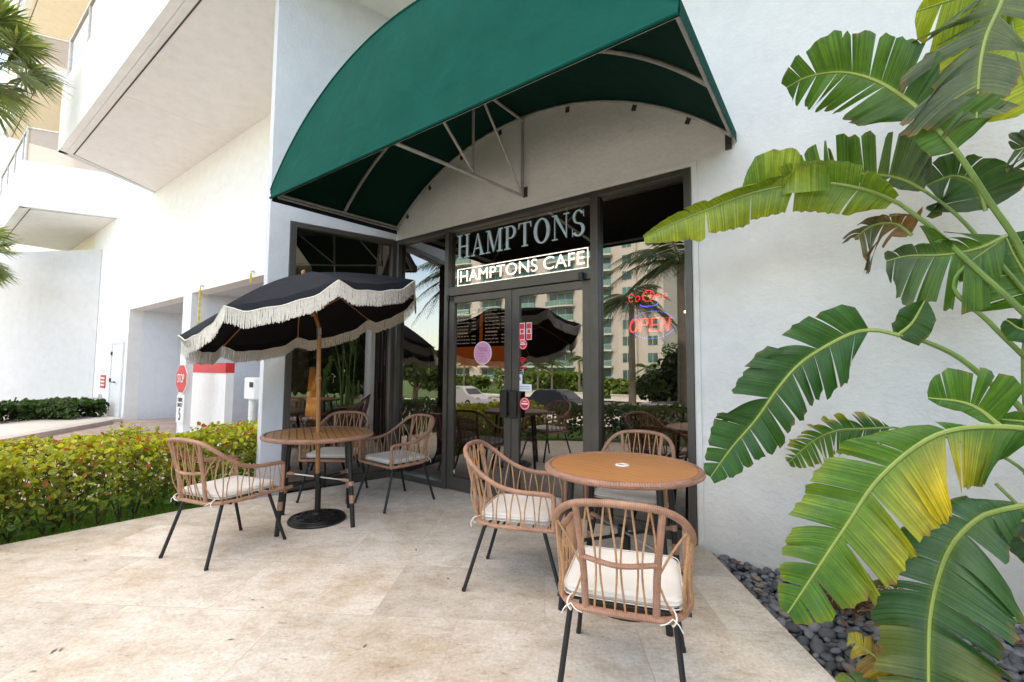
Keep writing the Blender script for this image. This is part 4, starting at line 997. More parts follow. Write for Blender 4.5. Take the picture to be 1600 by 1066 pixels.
# ------------------------------------------------------------------ tables
M['slat_wood'] = wood('slat table top', (.40, .18, .06), (.56, .29, .10), .058, R(28), .008, .42)
def make_table(x, y, leg0, mat, label, ring=False, rr=.433):
    T = thing('round_table', label, 'table', (x, y, 0), 0, 'round rattan rimmed tables on the terrace')
    H_ = .745
    b_ = MB(); b_.lathe([(.016, H_), (rr - .022, H_), (rr - .022, H_ - .02), (.016, H_ - .02), (.016, H_)], seg=64); b_.build('tabletop', mat, T)
    b_ = MB(); P = [(math.cos(2 * math.pi * k / 96) * (rr - .006), math.sin(2 * math.pi * k / 96) * (rr - .006), H_ - .014) for k in range(97)]; b_.tube(P, .0195, 10, cap=False)
    # braid loops
    b_.build('woven_rim', M['rim_weave'], T)
    b_ = MB(); vs = []
    P2 = []
    for k in range(481):
        a = 2 * math.pi * k / 480; w = math.sin(a * 120) * .004
        P2.append((math.cos(a) * (rr + .013), math.sin(a) * (rr + .013), H_ - .016 + w * 1.6))
    b_.tube(P2, .0042, 5, cap=False); P3 = [(x_, y_, 2 * (H_ - .016) - z_) for x_, y_, z_ in P2]; b_.tube(P3, .0042, 5, cap=False); b_.build('rim_braid', M['wicker'], T)
    feet = []
    for k in range(4):
        a = R(leg0 + 90 * k); top = Vector((math.cos(a) * .33, math.sin(a) * .33, H_ - .03)); bot = Vector((math.cos(a) * .395, math.sin(a) * .395, 0.0))
        b_ = MB(); b_.tube([top, bot], .0185, 12); lg = b_.build('leg', M['black_metal'], T)
        q = bot + (top - bot) * .27; q2 = bot + (top - bot) * .36; b_ = MB(); b_.tube([q, q2], .0205, 12)
        qq = bot + (top - bot) * .49; b_.build('rattan_wrap', M['wicker'], lg)
        b_ = MB(); b_.tube([qq - Vector((0, 0, .018)), qq + Vector((0, 0, .018))], .0205, 12); b_.build('rattan_wrap', M['wicker'], lg)
        feet.append(qq)
    b_ = MB(); m1 = MB(); wr = MB()
    for k in (0, 2): 
        A, B_ = feet[k], feet[k + 1 if k == 0 else 3]
    # crossing stretchers between opposite legs
    m1.tube([feet[0] * 1.0, feet[2] * 1.0], .010, 8); m1.build('stretcher', M['black_metal'], T)
    up_ = Vector((0, 0, .02)); b_.tube([feet[1] + up_, feet[3] + up_], .007, 8); b_.build('stretcher', M['silver'], T)
    for k in range(4):
        d = (Vector((0, 0, feet[k].z)) - feet[k]); u = up_ if k % 2 else Vector((0, 0, 0)); wr = MB(); wr.tube([feet[k] + u, feet[k] + d * .26 + u], .0135, 8); wr.build('stretcher_wrap', M['wicker'], T)
    b_ = MB(); b_.lathe([(.024, .34), (.03, .34), (.03, .40), (.024, .40)], seg=20); b_.build('pole_collar', M['black_metal'], T)
    b_ = MB(); b_.tube([(0, 0, H_ - .06), (0, 0, H_ - .02)], .03, 16); b_.build('pole_socket', M['black_metal'], T)
    if ring:
        b_ = MB(); b_.lathe([(.026, H_ + .0005), (.027, H_ + .006), (.036, H_ + .007), (.042, H_ + .001)], seg=32); b_.build('hole_ring', M['skin_ring'], T)
    else:
        b_ = MB(); b_.lathe([(.02, H_ + .006), (.026, H_ + .008), (.036, H_ + .004), (.038, H_ + .0)], seg=32); b_.build('hole_ring', M['pole_wood'], T)
    b_ = MB(); b_.lathe([(0, H_ - .019), (.018, H_ - .019)], seg=16); b_.build('hole_plug', M['bronze_dark'], T)
    return T
T1 = (.785, -1.425); T2 = (3.405, -1.075)
make_table(*T1, -75.6, M['slat_wood'], 'round slatted table with the black umbrella through its middle')
make_table(*T2, -123, M['board'], 'bare round table with smooth wood top and white centre ring', True)

# ------------------------------------------------------------------ umbrella
UC = Vector((.672, -1.447, 1.79)); UN = Vector((-.23, -.19, 1)).normalized(); UR = .975
um = thing('fringed_umbrella', 'black garden umbrella with cream fringe on a wooden pole through the slatted table', 'umbrella', (T1[0], T1[1], 0))
O_ = Vector((T1[0], T1[1], 0))
ua = Vector((0, 1, 0)).cross(UN).normalized(); ub = UN.cross(ua)
def up(r, a, h): return UC + (ua * math.cos(a) + ub * math.sin(a)) * r + UN * h - O_
PH = 4.35; HAP = .36
corner = [up(UR, PH + i * math.pi / 4, 0) for i in range(8)]
apex = up(0, 0, HAP)
b_ = MB(); bu = MB(); NR, NA = 14, 12
edgepts = []
def prof(t): return HAP * (1 - t ** 1.35) - .0 * t
def panelpt(i, t, s, dz=0):
    a0, a1 = PH + i * math.pi / 4, PH + (i + 1) * math.pi / 4
    p0, p1 = up(UR * t, a0, prof(t)), up(UR * t, a1, prof(t))
    p = p0.lerp(p1, s); sag = .035 * t * math.sin(math.pi * s) - .004 * math.sin(math.pi * s * 7) * t ** 3
    return p - Vector((0, 0, sag)) + UN * dz
for i in range(8):
    for (bb, dz, flip) in ((b_, .003, False), (bu, -.003, True)):
        vs = []; fs = []
        rows = [j / NR for j in range(NR + 1)]
        for t in rows:
            for k in range(NA + 1): vs.append(panelpt(i, t, k / NA, dz))
        # valance rows
        for v_ in (.5, 1.0):
            for k in range(NA + 1):
                s = k / NA; e = panelpt(i, 1, s, dz); drop = (.010 + .052 * min(1, math.sin(math.pi * s) * 1.9) ** .9)
                out = (e - up(0, 0, 0)); out.z = 0; out.normalize()
                vs.append(e + Vector((0, 0, -drop * v_)) + out * (.012 * v_ + .004 * math.sin(s * 40) * v_) + (out * (dz * 1.0)))
        w = NA + 1
        for j in range(NR + 2):
            for k in range(NA):
                f = (j * w + k, (j + 1) * w + k, (j + 1) * w + k + 1, j * w + k + 1); fs.append(f[::-1] if flip else f)
        bb.add(vs, fs)
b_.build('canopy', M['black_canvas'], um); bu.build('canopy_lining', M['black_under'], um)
rf = random.Random(8); fr = MB()
for i in range(8):
    n = 140
    for k in range(n):
        s = (k + .5) / n; e = panelpt(i, 1, s, 0); drop = (.010 + .052 * min(1, math.sin(math.pi * s) * 1.9) ** .9)
        out = (e - up(0, 0, 0)); out.z = 0; out.normalize(); tg = Vector((-out.y, out.x, 0))
        top = e + Vector((0, 0, -drop + .008)) + out * .017
        for lay in range(2):
            ln = .115 + rf.uniform(-.010, .008); w = .0020 + rf.random() * .0008; off = tg * rf.uniform(-.0025, .0025) + out * (lay * .003)
            mid = top + off + Vector((0, 0, -ln * .5)) + tg * rf.uniform(-.002, .002) + out * rf.uniform(-.002, .003); bot = top + off + Vector((0, 0, -ln)) + tg * rf.uniform(-.005, .005) + out * rf.uniform(-.004, .006)
            t0 = top + off
            fr.add([t0 - tg * w, t0 + tg * w, mid + tg * w, mid - tg * w, bot + tg * w, bot - tg * w], [(0, 1, 2, 3), (3, 2, 4, 5)])
    # braid band
    P = []
    for k in range(25):
        s = k / 24; e = panelpt(i, 1, s, 0); drop = (.010 + .052 * min(1, math.sin(math.pi * s) * 1.9) ** .9); out = (e - up(0, 0, 0)); out.z = 0; out.normalize(); P.append(e + Vector((0, 0, -drop + .004)) + out * .018)
    fr.tube(P, .006, 5)
fr.build('fringe', M['cream_fringe'], um, smooth=False)
for i in range(8):
    a = PH + i * math.pi / 4
    b_ = MB(); P = [up(UR * t * .99, a, prof(t) - .012) for t in (0.02, .2, .4, .6, .8, 1.0)]; b_.tube(P, .006, 6)
    b_.ico(up(UR * 1.0, a, -.012), .012); r_ = b_.build('rib', M['pole_wood'], um)
    b_ = MB(); b_.tube([up(.03, a, .02), up(UR * .52, a, prof(.52) - .02)], .005, 6); b_.build('strut', M['pole_wood'], r_)
hub = up(0, 0, .0); joint = up(0, 0, -.10)
b_ = MB(); b_.tube([up(0, 0, .05), up(0, 0, -.02)], .028, 12); b_.build('hub', M['pole_wood'], um)
b_ = MB(); b_.lathe([(0, .05), (.018, .035), (.02, .015), (.012, 0)], seg=16); o = b_.build('finial', M['pole_wood'], um); o.location = apex
jb = Vector((-.035, -.01, 1.60))
b_ = MB(); b_.tube([up(0, 0, HAP - .02), jb + Vector((0, 0, .05))], .016, 12); b_.build('upper_pole', M['pole_wood'], um)
b_ = MB(); b_.tube([jb + Vector((-.008, 0, .06)), jb - Vector((0, 0, .03))], .0195, 12); b_.build('tilt_joint', M['silver'], um)
b_ = MB(); b_.tube([jb, Vector((0, 0, .40))], .0185, 14); b_.build('lower_pole', M['pole_wood'], um)
b_ = MB(); q = jb.lerp(Vector((0, 0, .4)), .32); b_.tube([q + Vector((0, 0, .02)), q - Vector((0, 0, .02))], .023, 12); b_.tube([q, q + Vector((.05, -.02, 0))], .006, 6); b_.ico(q + Vector((.055, -.022, 0)), .014); b_.build('crank', M['pole_wood'], um)
st = thing('umbrella_stand', 'round black cast iron umbrella stand with scroll relief under the slatted table', 'umbrella stand', (T1[0] - .01, T1[1] + .015, 0))
b_ = MB(); b_.lathe([(0, .0), (.232, .0), (.236, .012), (.230, .022), (.212, .028), (.20, .030), (.19, .036), (.10, .050), (.045, .058), (.04, .075), (0, .075)], seg=56); b_.build('base_plate', M['cast_iron'], st)
b_ = MB()
for k in range(8):
    a = k * math.pi / 4
    for sgn in (-1, 1):
        P = []
        for q in range(16):
            th = q / 15 * 4.4; r_ = .034 * (1 - q / 19); cx, cy = .135 * math.cos(a + sgn * .2), .135 * math.sin(a + sgn * .2)
            x, y = cx + r_ * math.cos(a + sgn * th), cy + r_ * math.sin(a + sgn * th); P.append((x, y, .036 + (.20 - math.hypot(x, y)) * .14 + .004))
        b_.tube(P, .0045, 5)
for r_ in (.222, .198): b_.tube([(r_ * math.cos(q * .13), r_ * math.sin(q * .13), .028 if r_ > .21 else .033) for q in range(50)], .004, 5)
b_.build('scroll_relief', M['cast_iron'], st)
b_ = MB(); b_.tube([(0, 0, .06), (0, 0, .34)], .0245, 14); b_.tube([(0, 0, .335), (0, 0, .37)], .028, 14); b_.tube([(.02, 0, .30), (.05, -.02, .30)], .006, 6); b_.ico((.055, -.022, .30), .012); b_.build('pole_tube', M['cast_iron'], st)
# heavy base under the bare table
st2 = thing('umbrella_stand', 'empty round black stand on the floor under the bare round table', 'umbrella stand', (T2[0] + .03, T2[1] - .02, 0))
b_ = MB(); b_.lathe([(0, 0), (.225, 0), (.228, .012), (.22, .024), (.19, .034), (.05, .055), (0, .055)], seg=48); b_.build('base_plate', simple('bronze brown iron', (.05, .038, .02), .4, .3, .4, 20, .3), st2)
b_ = MB(); b_.tube([(0, 0, .05), (0, 0, .36)], .024, 14); b_.build('pole_tube', M['cast_iron'], st2)

# ------------------------------------------------------------------ bird of paradise plant
def mixc(a, b2, t): return tuple(a[i] * (1 - t) + b2[i] * t for i in range(3))
DG, MG, YG, YL, GG, BRN = (.028, .088, .012), (.085, .190, .018), (.30, .39, .03), (.72, .56, .03), (.075, .110, .058), (.26, .14, .055)
plant = thing('bird_of_paradise_plant', 'tall bird of paradise plant with torn paddle leaves in the pebble bed', 'plant', (5.45, -.55, -.08))
PO = Vector(plant.location)
def make_leaf(mid, Y, wl, wr, seed, stalk=None, nsl=8, nsr=8, lean=.45, droop=.12, fold=.15, colors=(DG, MG), yellow=None, view=0.0, gap=.10, sr=.011, raggy=0.0, t0=.02, tilt=0.0, browntip=.15, petY=None, name='leaf', prof=None, rib=True):
    rn = random.Random(seed)
    wl *= .64; wr *= .64
    n = len(mid); ys = [Y[0] + (Y[1] - Y[0]) * i / (n - 1) for i in range(n)] if len(Y) == 2 else Y
    P = [at(px, py, y) for (px, py), y in zip(mid, ys)]
    C = catmull(P, 10); m_ = len(C); cum = [0]
    for a, b2 in zip(C[:-1], C[1:]): cum.append(cum[-1] + (b2 - a).length)
    Ltot = cum[-1]
    def pos(t):
        d = t * Ltot
        for i in range(m_ - 1):
            if cum[i + 1] >= d or i == m_ - 2:
                k = (d - cum[i]) / max(1e-6, cum[i + 1] - cum[i]); return C[i].lerp(C[i + 1], min(1, max(0, k)))
    def tan(t): return (pos(min(1, t + .02)) - pos(max(0, t - .02))).normalized()
    # blade
    mb = MB()
    for side, wpk, ns in ((1, wl, nsl), (-1, wr, nsr)):
        if wpk <= 0: continue
        cuts = [t0]
        ns = int(ns * 1.5) if ns > 2 else ns
        for k in range(ns - 1):
            cuts.append(t0 + (1 - t0) * ((k + 1) / ns) + rn.uniform(-.42, .42) / ns)
        cuts.append(1.0)
        for k in range(len(cuts) - 1):
            a, b2 = cuts[k], cuts[k + 1]
            nw = max(3, int((b2 - a) * Ltot / .02)); nv = 9
            tw = rn.uniform(-1, 1) * .38; dr = droop * rn.uniform(.3, 1.9) + (rn.uniform(.15, .35) if rn.random() < .14 else 0); g = gap * rn.choice((.0, .15, .3, .6, 1.6)); rnd_c = rn.uniform(.0, .10); skew = rn.uniform(-1, 1) * 3; lenf = 1 - (raggy + .10) * rn.random() ** 2
            lean_k = lean + rn.uniform(-.07, .07)
            vs = []; uv = []; col = []; fs = []
            for i in range(nw + 1):
                q = i / nw; t = a + (b2 - a) * q
                T_ = tan(t); p = pos(t); vd = (CP - p).normalized(); nrm = (vd + Vector((0, 0, tilt)) + Vector((view, 0, 0))).normalized()
                lat = nrm.cross(T_).normalized() * side
                # width profile: rises quickly, long body, tapers to the tip
                w = wpk * (prof[0 if side > 0 else 1](t) if prof else min(1, t / .16 + .2)) * (1 - max(0, (t - .55) / .45) ** 2.0 * .82)
                w *= lenf * (1 + .035 * math.sin(i * 2.3 + k) + .05 * (q - .5) * skew)
                w *= 1 - (rnd_c * (abs(q - .5) * 2) ** 5)
                for j in range(nv + 1):
                    v = j / nv
                    along = T_ * (lean_k * v * w + (.5 - q) * 2 * g * (b2 - a) * Ltot * v)
                    d = lat * (v * w * math.sqrt(max(.2, 1 - lean_k ** 2 * .4))) + along + nrm * (fold * w * math.sin(v * 2.2) + tw * (q - .5) * w * v * .9) + Vector((0, 0, -1)) * (dr * w * v * v) + nrm * (.004 * math.sin(t * Ltot * 75) * v)
                    vs.append(p + d - PO); uv.append((t * Ltot, v * w))
                    c = mixc(colors[0], colors[1], min(1, max(0, .5 + .5 * math.sin(t * 5 + seed) * .8 + rn.uniform(-.1, .1))))
                    if yellow:
                        ym = yellow(t, side, v); c = mixc(c, YL, max(0, min(1, ym)))
                    if v > .9 and rn.random() < browntip * 2: c = mixc(c, BRN, .7)
                    if v < .08: c = mixc(c, YG, .35)
                    col.append(c)
            for i in range(nw):
                for j in range(nv):
                    w_ = nv + 1; f = (i * w_ + j, (i + 1) * w_ + j, (i + 1) * w_ + j + 1, i * w_ + j + 1); fs.append(f)
            mb.add(vs, fs, uv, 0, col)
    lf = mb.build(name, M['big_leaf'], plant)
    if rib: b_ = MB(); b_.tube([pos(i / 30) - PO + (CP - pos(i / 30)).normalized() * .002 for i in range(31)], [sr * .75 * (1 - .8 * i / 30) + .0012 for i in range(31)], 7); b_.build('midrib', M['midrib'], lf)
    if stalk:
        yy = petY or [ys[0]] * len(stalk)
        if len(yy) == 2: yy = [yy[0] + (yy[1] - yy[0]) * i / (len(stalk) - 1) for i in range(len(stalk))]
        S_ = [at(px, py, y) for (px, py), y in zip(stalk, yy)] + [P[0]]
        cs = catmull(S_, 8); b_ = MB(); b_.tube([p - PO for p in cs], [sr * 1.3 + (sr * .75 - sr * 1.3) * i / (len(cs) - 1) for i in range(len(cs))], 8); b_.build('stalk', M['stalk'], lf)
    return lf
M['midrib'] = simple('leaf midrib', (.26, .34, .08), .4, 0, .15, 8)
base = (1690, 1010)
# upper left frond
make_leaf([(1447, 184), (1420, 158), (1368, 126), (1315, 113), (1263, 120), (1229, 137)], (-.95, -.85), .30, .30, 11, [base, (1660, 560), (1600, 400), (1546, 315), (1494, 236)], 7, 6, .50, .05, .12, (DG, MG), gap=.16, petY=(-.6, -.95), sr=.012)
make_leaf([(1494, 236), (1475, 215), (1447, 184)], (-.95, -.95), .12, .32, 12, None, 1, 2, .3, .1, .1, (DG, MG), gap=.03)
# bright horizontal leaf with curled margins
make_leaf([(1405, 318), (1360, 299), (1300, 287), (1240, 288), (1165, 305), (1100, 330), (1050, 350), (1006, 371)], (-.62, -1.0), .20, .22, 13, [base, (1660, 560), (1600, 489), (1525, 420), (1457, 357)], 4, 4, .25, .30, .20, (YG, MG), lambda t, s, v: (.15 if s > 0 else .05) * v, gap=.03, petY=(-.6, -.62), sr=.013)
make_leaf([(1300, 296), (1262, 300), (1222, 303)], (-.8, -.83), .0, .26, 14, None, 1, 1, .05, .1, -.1, (YG, MG), gap=.02, browntip=.6, rib=False)
make_leaf([(1252, 287), (1205, 292), (1160, 306)], (-.80, -.84), .0, .28, 16, None, 1, 1, -.05, -.1, .1, (YG, MG), gap=.0, view=.0, rib=False)
# grey green frond behind
make_leaf([(1447, 300), (1410, 281), (1368, 273), (1315, 271), (1263, 273), (1235, 276)], (-.35, -.30), .08, .36, 17, [base, (1650, 520), (1600, 455), (1520, 362), (1483, 326)], 3, 9, .30, .0, .08, (GG, MG), gap=.22, petY=(-.5, -.35), sr=.010)
make_leaf([(1540, 330), (1525, 290), (1490, 275), (1447, 290)], (-.33, -.35), .32, .26, 18, None, 3, 4, .2, .1, .1, (GG, DG), gap=.12)
# hanging torn leaf and dead wad
make_leaf([(1573, 368), (1530, 388), (1478, 398), (1420, 400), (1385, 408)], (-.6, -.62), .30, .34, 19, [base, (1640, 600), (1600, 557), (1546, 504), (1489, 441)], 5, 5, .35, .35, .1, (GG, MG), gap=.2, petY=(-.5, -.6), raggy=.2)
make_leaf([(1425, 368), (1400, 350), (1365, 352), (1335, 372)], (-.5, -.48), .24, .26, 20, None, 6, 6, .5, .5, .3, (GG, BRN), gap=.5, raggy=.6, browntip=.8)
# leaf on arching stalk, lower left
make_leaf([(1405, 524), (1365, 516), (1324, 524), (1258, 562), (1220, 601), (1181, 656), (1143, 700), (1110, 746)], (-.78, -.98), .26, .30, 21, [base, (1650, 740), (1600, 645), (1550, 601), (1495, 557), (1440, 532)], 9, 7, .42, .10, .12, (DG, (.05, .15, .03)), gap=.09, petY=(-.6, -.78), sr=.012, t0=.10)
make_leaf([(1400, 526), (1425, 505), (1445, 470)], (-.78, -.8), .15, .10, 22, None, 1, 1, .3, .15, .2, (DG, DG), gap=.0)
# small feathery leaf
make_leaf([(1396, 668), (1352, 670), (1308, 673), (1270, 690), (1232, 723)], (-.30, -.28), .20, .17, 23, [base, (1620, 760), (1500, 690)], 12, 12, .40, .1, .05, (DG, MG), lambda t, s, v: .9 * max(0, v - .5) * (1 if s < 0 else .3), gap=.30, petY=(-.5, -.3), sr=.007)
# the big leaf in front, its sunlit patch painted in yellow
make_leaf([(1640, 684), (1600, 670), (1550, 667), (1500, 670), (1456, 683), (1407, 716), (1363, 760), (1330, 810), (1297, 859), (1264, 909), (1231, 958)], (-1.05, -1.30), .345, .315, 24, [base, (1740, 760)], 8, 8, .36, .10, .14, ((.05, .15, .016), (.11, .24, .025)),
          lambda t, s, v: (1.15 * max(0, 1 - abs(t - .30) / .21) * min(1, v * 1.4) if s > 0 else .0) + (.30 * min(1, v * 1.5) * max(0, 1 - abs(t - .55) / .25) if s > 0 else 0) + (.35 * max(0, v - .6) if t > .4 else 0), gap=.07, petY=(-.7, -1.0), sr=.014, prof=(lambda t: min(1, .35 + t / .12), lambda t: min(1, max(.04, (t - .17) / .22))))
make_leaf([(1560, 664), (1530, 640), (1500, 628), (1450, 622)], (-1.0, -.98), .06, .26, 25, None, 1, 3, .3, .05, .1, ((.06, .17, .02), MG), gap=.1)
# dark green leaf lower right
make_leaf([(1600, 790), (1560, 798), (1528, 810), (1489, 848), (1467, 898), (1454, 958), (1451, 1008), (1451, 1066), (1452, 1130), (1440, 1190)], (-1.0, -1.35), .34, .29, 26, [base, (1720, 830)], 9, 8, .12, .18, .12, ((.035, .10, .03), (.06, .15, .045)), lambda t, s, v: .15 * v * (1 if t > .6 else 0), gap=.09, petY=(-.7, -1.0), sr=.013, raggy=.12, browntip=.3, prof=(lambda t: min(1, .12 + t / .34), lambda t: min(1, .12 + t / .34)))
# top right torn grey leaf, the bright sheet behind it, the green piece at the top
make_leaf([(1585, -50), (1562, 10), (1540, 60), (1530, 115), (1526, 185)], (-.95, -1.0), .33, .42, 27, [(1700, 300), (1660, -60)], 3, 9, .35, .45, .1, (GG, (.15, .21, .08)), gap=.28, raggy=.35, browntip=.6, petY=(-.6, -.9), sr=.012)
make_leaf([(1620, -60), (1560, -30), (1500, -5), (1432, 18)], (-.70, -.75), .34, .2, 28, None, 3, 2, .3, .1, .1, (MG, YG), lambda t, s, v: .1, gap=.05)
make_leaf([(1570, -10), (1585, 60), (1600, 120), (1615, 170)], (-.60, -.62), .46, .5, 29, None, 2, 2, .15, .05, .1, (YG, YG), lambda t, s, v: .25 * v, gap=.02)
# partial leaves on the right edge
make_leaf([(1660, 232), (1620, 228), (1585, 235)], (-.9, -.9), .16, .14, 30, None, 4, 4, .7, .1, .1, (DG, GG), gap=.3)
make_leaf([(1640, 470), (1605, 515), (1572, 500)], (-.85, -.9), .10, .08, 31, None, 1, 1, .4, .1, .1, (DG, DG), gap=.0)
make_leaf([(1640, 470), (1610, 440), (1585, 400), (1572, 370)], (-.40, -.42), .34, .36, 32, None, 3, 3, .3, .1, .1, (DG, MG), gap=.06)
make_leaf([(1660, 664), (1610, 660), (1562, 655)], (-.9, -.95), .07, .07, 33, None, 1, 1, .3, .1, .1, (MG, DG), gap=0)
make_leaf([(1640, 820), (1590, 812), (1540, 795), (1492, 778)], (-.75, -.78), .10, .08, 34, None, 2, 2, .4, .1, .1, (GG, DG), gap=.1)
make_leaf([(1660, 900), (1610, 855), (1560, 805)], (-.70, -.74), .10, .10, 35, None, 1, 2, .4, .1, .1, (DG, GG), gap=.1)
# dying leaf low down
make_leaf([(1480, 1120), (1430, 1085), (1385, 1040), (1325, 995)], (-1.2, -1.15), .15, .14, 36, None, 5, 5, .5, .2, .2, (YG, BRN), lambda t, s, v: .5 * math.sin(t * 9) ** 2, gap=.15, raggy=.3, browntip=.9)
make_leaf([(1420, 1090), (1370, 1075), (1300, 1066)], (-1.2, -1.2), .10, .08, 37, None, 2, 2, .5, .1, .1, (YG, DG), gap=.1, browntip=.6)
make_leaf([(1345, 815), (1315, 835), (1285, 880)], (-.3, -.35), .08, .06, 38, None, 3, 3, .5, .1, .1, (YG, MG), gap=.2)
# extra stalks
b_ = MB()
for pts, ya, yb_, r_ in (([(1700, 900), (1600, 868), (1561, 848), (1434, 812)], -.5, -.3, .010), ([(1720, 985), (1600, 972), (1555, 966)], -.6, -.5, .012), ([(1700, 640), (1640, 690), (1602, 742)], -.5, -.4, .010), ([(1690, 900), (1600, 800), (1556, 756)], -.55, -.4, .008), ([(1720, 250), (1660, 330), (1600, 560), (1640, 900)], -.3, -.4, .012)):
    b_.tube([p - PO for p in catmull([at(x, y, ya + (yb_ - ya) * i / (len(pts) - 1)) for i, (x, y) in enumerate(pts)], 6)], r_, 8)
b_.build('stalk', M['stalk'], plant)
# fibrous dead base
b_ = MB(); rd = random.Random(12)
c0 = at(1345, 925, -.38)
for k in range(260):
    a = Vector((rd.uniform(-.16, .20), rd.uniform(-.10, .10), rd.uniform(-.0, .22))); d = Vector((rd.uniform(-1, 1), rd.uniform(-.5, .5), rd.uniform(-.2, .8))).normalized() * rd.uniform(.06, .2)
    s_ = Vector((c0.x + a.x, c0.y + a.y, -.06 + a.z * .8)) - PO
    b_.tube([s_, s_ + d * .5 + Vector((0, 0, .02)), s_ + d - Vector((0, 0, rd.uniform(0, .06)))], .0022 + rd.random() * .002, 4, cap=False)
b_.build('dead_sheath', M['dead_fibre'], plant)
b_ = MB()
for k in range(5):
    x, y = rd.uniform(-.18, .2), rd.uniform(-.2, .2); b_.tube([(x, y, -.05), (x * .8, y * .8, .5), (x * 1.2, y, 1.0)], [.05, .035, .02], 8)
b_.build('trunk', M['stalk'], plant)

# ------------------------------------------------------------------ hedges
def leaf_cloud(b_, n, sampler, size, cols, seed):
    rn = random.Random(seed)
    for _ in range(n):
        p, outn = sampler(rn); s_ = size * rn.uniform(.65, 1.25)
        nrm = (outn + Vector((rn.gauss(0, .6), rn.gauss(0, .6), rn.gauss(.35, .55)))).normalized()
        t = nrm.cross(Vector((rn.gauss(0, 1), rn.gauss(0, 1), rn.gauss(0, 1)))).normalized(); u = nrm.cross(t)
        f_ = nrm * (s_ * .18)
        vs = [p, p + t * s_ * .45 + u * s_ * .42 + f_ * .6, p + t * s_ * .95 + u * s_ * .30 + f_, p + t * s_ * 1.15, p + t * s_ * .95 - u * s_ * .30 + f_, p + t * s_ * .45 - u * s_ * .42 + f_ * .6]
        c = cols(p, rn)
        b_.add(vs, [(0, 1, 2, 3), (0, 3, 4, 5)], col=c)
def hedge(name, label, path, wid, h0, h1, n, cols, seed, size=.045, stems=40, z0=GZ - .05, lump=.10, group=None, leg=.18):
    t = thing(name, label, 'hedge', (path[0][0], path[0][1], z0), 0, group); O2 = Vector(t.location)
    P = [Vector((x, y, 0)) for x, y in path]; seg = [(a, b2, (b2 - a).length) for a, b2 in zip(P[:-1], P[1:])]; tot = sum(s[2] for s in seg)
    rn = random.Random(seed + 100); bumps = [(rn.uniform(0, tot), rn.uniform(-1, 1) * wid / 2, rn.uniform(.12, .3), rn.uniform(-1, 1)) for _ in range(int(tot * 7))]
    def sampler(r):
        d = r.uniform(0, tot)
        dd = d
        for a, b2, l in seg:
            if dd <= l: break
            dd -= l
        dr = (b2 - a).normalized(); c = a + dr * min(dd, l); sd = Vector((-dr.y, dr.x, 0))
        lum = 0
        w = r.uniform(-1, 1)
        for (bd, bw, br, ba) in bumps:
            q = ((d - bd) ** 2 + (w * wid / 2 - bw) ** 2) / (br * br)
            if q < 1: lum += ba * (1 - q)
        hh = h0 + (h1 - h0) * d / tot + lump * lum
        if r.random() < .42:
            z = hh * (1 - .10 * w ** 4) - abs(r.gauss(0, .04)); n_ = Vector((0, 0, 1)); x = w
        else:
            x = math.copysign(1, w) * (1 + .10 * lum + r.gauss(-.06, .10)); z = hh * (leg + (1 - leg) * r.random() ** .75); x *= (.72 + .28 * min(1, z / hh * 1.6)); n_ = sd * math.copysign(1, w)
        return c + sd * (x * wid / 2) + Vector((0, 0, z)) + Vector((0, 0, z0)) - O2, n_
    b_ = MB(); leaf_cloud(b_, n, sampler, size, lambda p, r: cols(p, r, h0), seed); b_.build('foliage', M['leaf'], t, smooth=False)
    b_ = MB(); rs2 = random.Random(seed + 5)
    for k in range(stems):
        d = rs2.uniform(0, tot)
        dd = d
        for a, b2, l in seg:
            if dd <= l: break
            dd -= l
        dr = (b2 - a).normalized(); sd = Vector((-dr.y, dr.x, 0)); c = a + dr * dd + sd * rs2.uniform(-.3, .3) * wid + Vector((0, 0, z0)) - O2
        for q in range(3):
            e = c + Vector((rs2.uniform(-.22, .22), rs2.uniform(-.22, .22), h0 * rs2.uniform(.6, .95))); m2 = c.lerp(e, .5) + Vector((rs2.uniform(-.05, .05), rs2.uniform(-.05, .05), 0)); b_.tube(catmull([c, m2, e], 3), [.007, .003], 5, cap=False)
    b_.build('branches', M['stem'], t)
    return t
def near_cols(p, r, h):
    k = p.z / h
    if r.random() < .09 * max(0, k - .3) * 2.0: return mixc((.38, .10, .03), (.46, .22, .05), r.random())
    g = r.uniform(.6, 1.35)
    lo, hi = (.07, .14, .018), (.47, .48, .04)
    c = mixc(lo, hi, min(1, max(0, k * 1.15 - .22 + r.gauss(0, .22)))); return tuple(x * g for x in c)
def dark_cols(p, r, h):
    g = r.uniform(.5, 1.4); return tuple(x * g for x in mixc((.03, .07, .015), (.08, .13, .03), r.random()))
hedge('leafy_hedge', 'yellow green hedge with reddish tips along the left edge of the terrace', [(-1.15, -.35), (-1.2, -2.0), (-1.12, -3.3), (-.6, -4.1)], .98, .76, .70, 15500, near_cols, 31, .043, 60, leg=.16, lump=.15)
hedge('leafy_hedge', 'dark hedge behind the viewer seen mirrored in the door glass', [(-.3, -4.3), (1.2, -5.0), (3.2, -5.5), (7, -5.7)], .8, .70, .72, 11000, dark_cols, 32, .05, 40)
hedge('low_hedge', 'low dark green hedge at the foot of the tall plain wall', [(-11.7, -.55), (-12.9, -1.35)], .9, .50, .50, 2600, dark_cols, 33, .10, 6)
hedge('low_hedge', 'low green shrub row at the far left end below the tall wall', [(-11.8, -1.9), (-13.4, -3.3)], .9, .50, .50, 2600, dark_cols, 34, .10, 6)

# ------------------------------------------------------------------ driveway furniture
def P_at(px, py, Y): return at(px, py, Y)
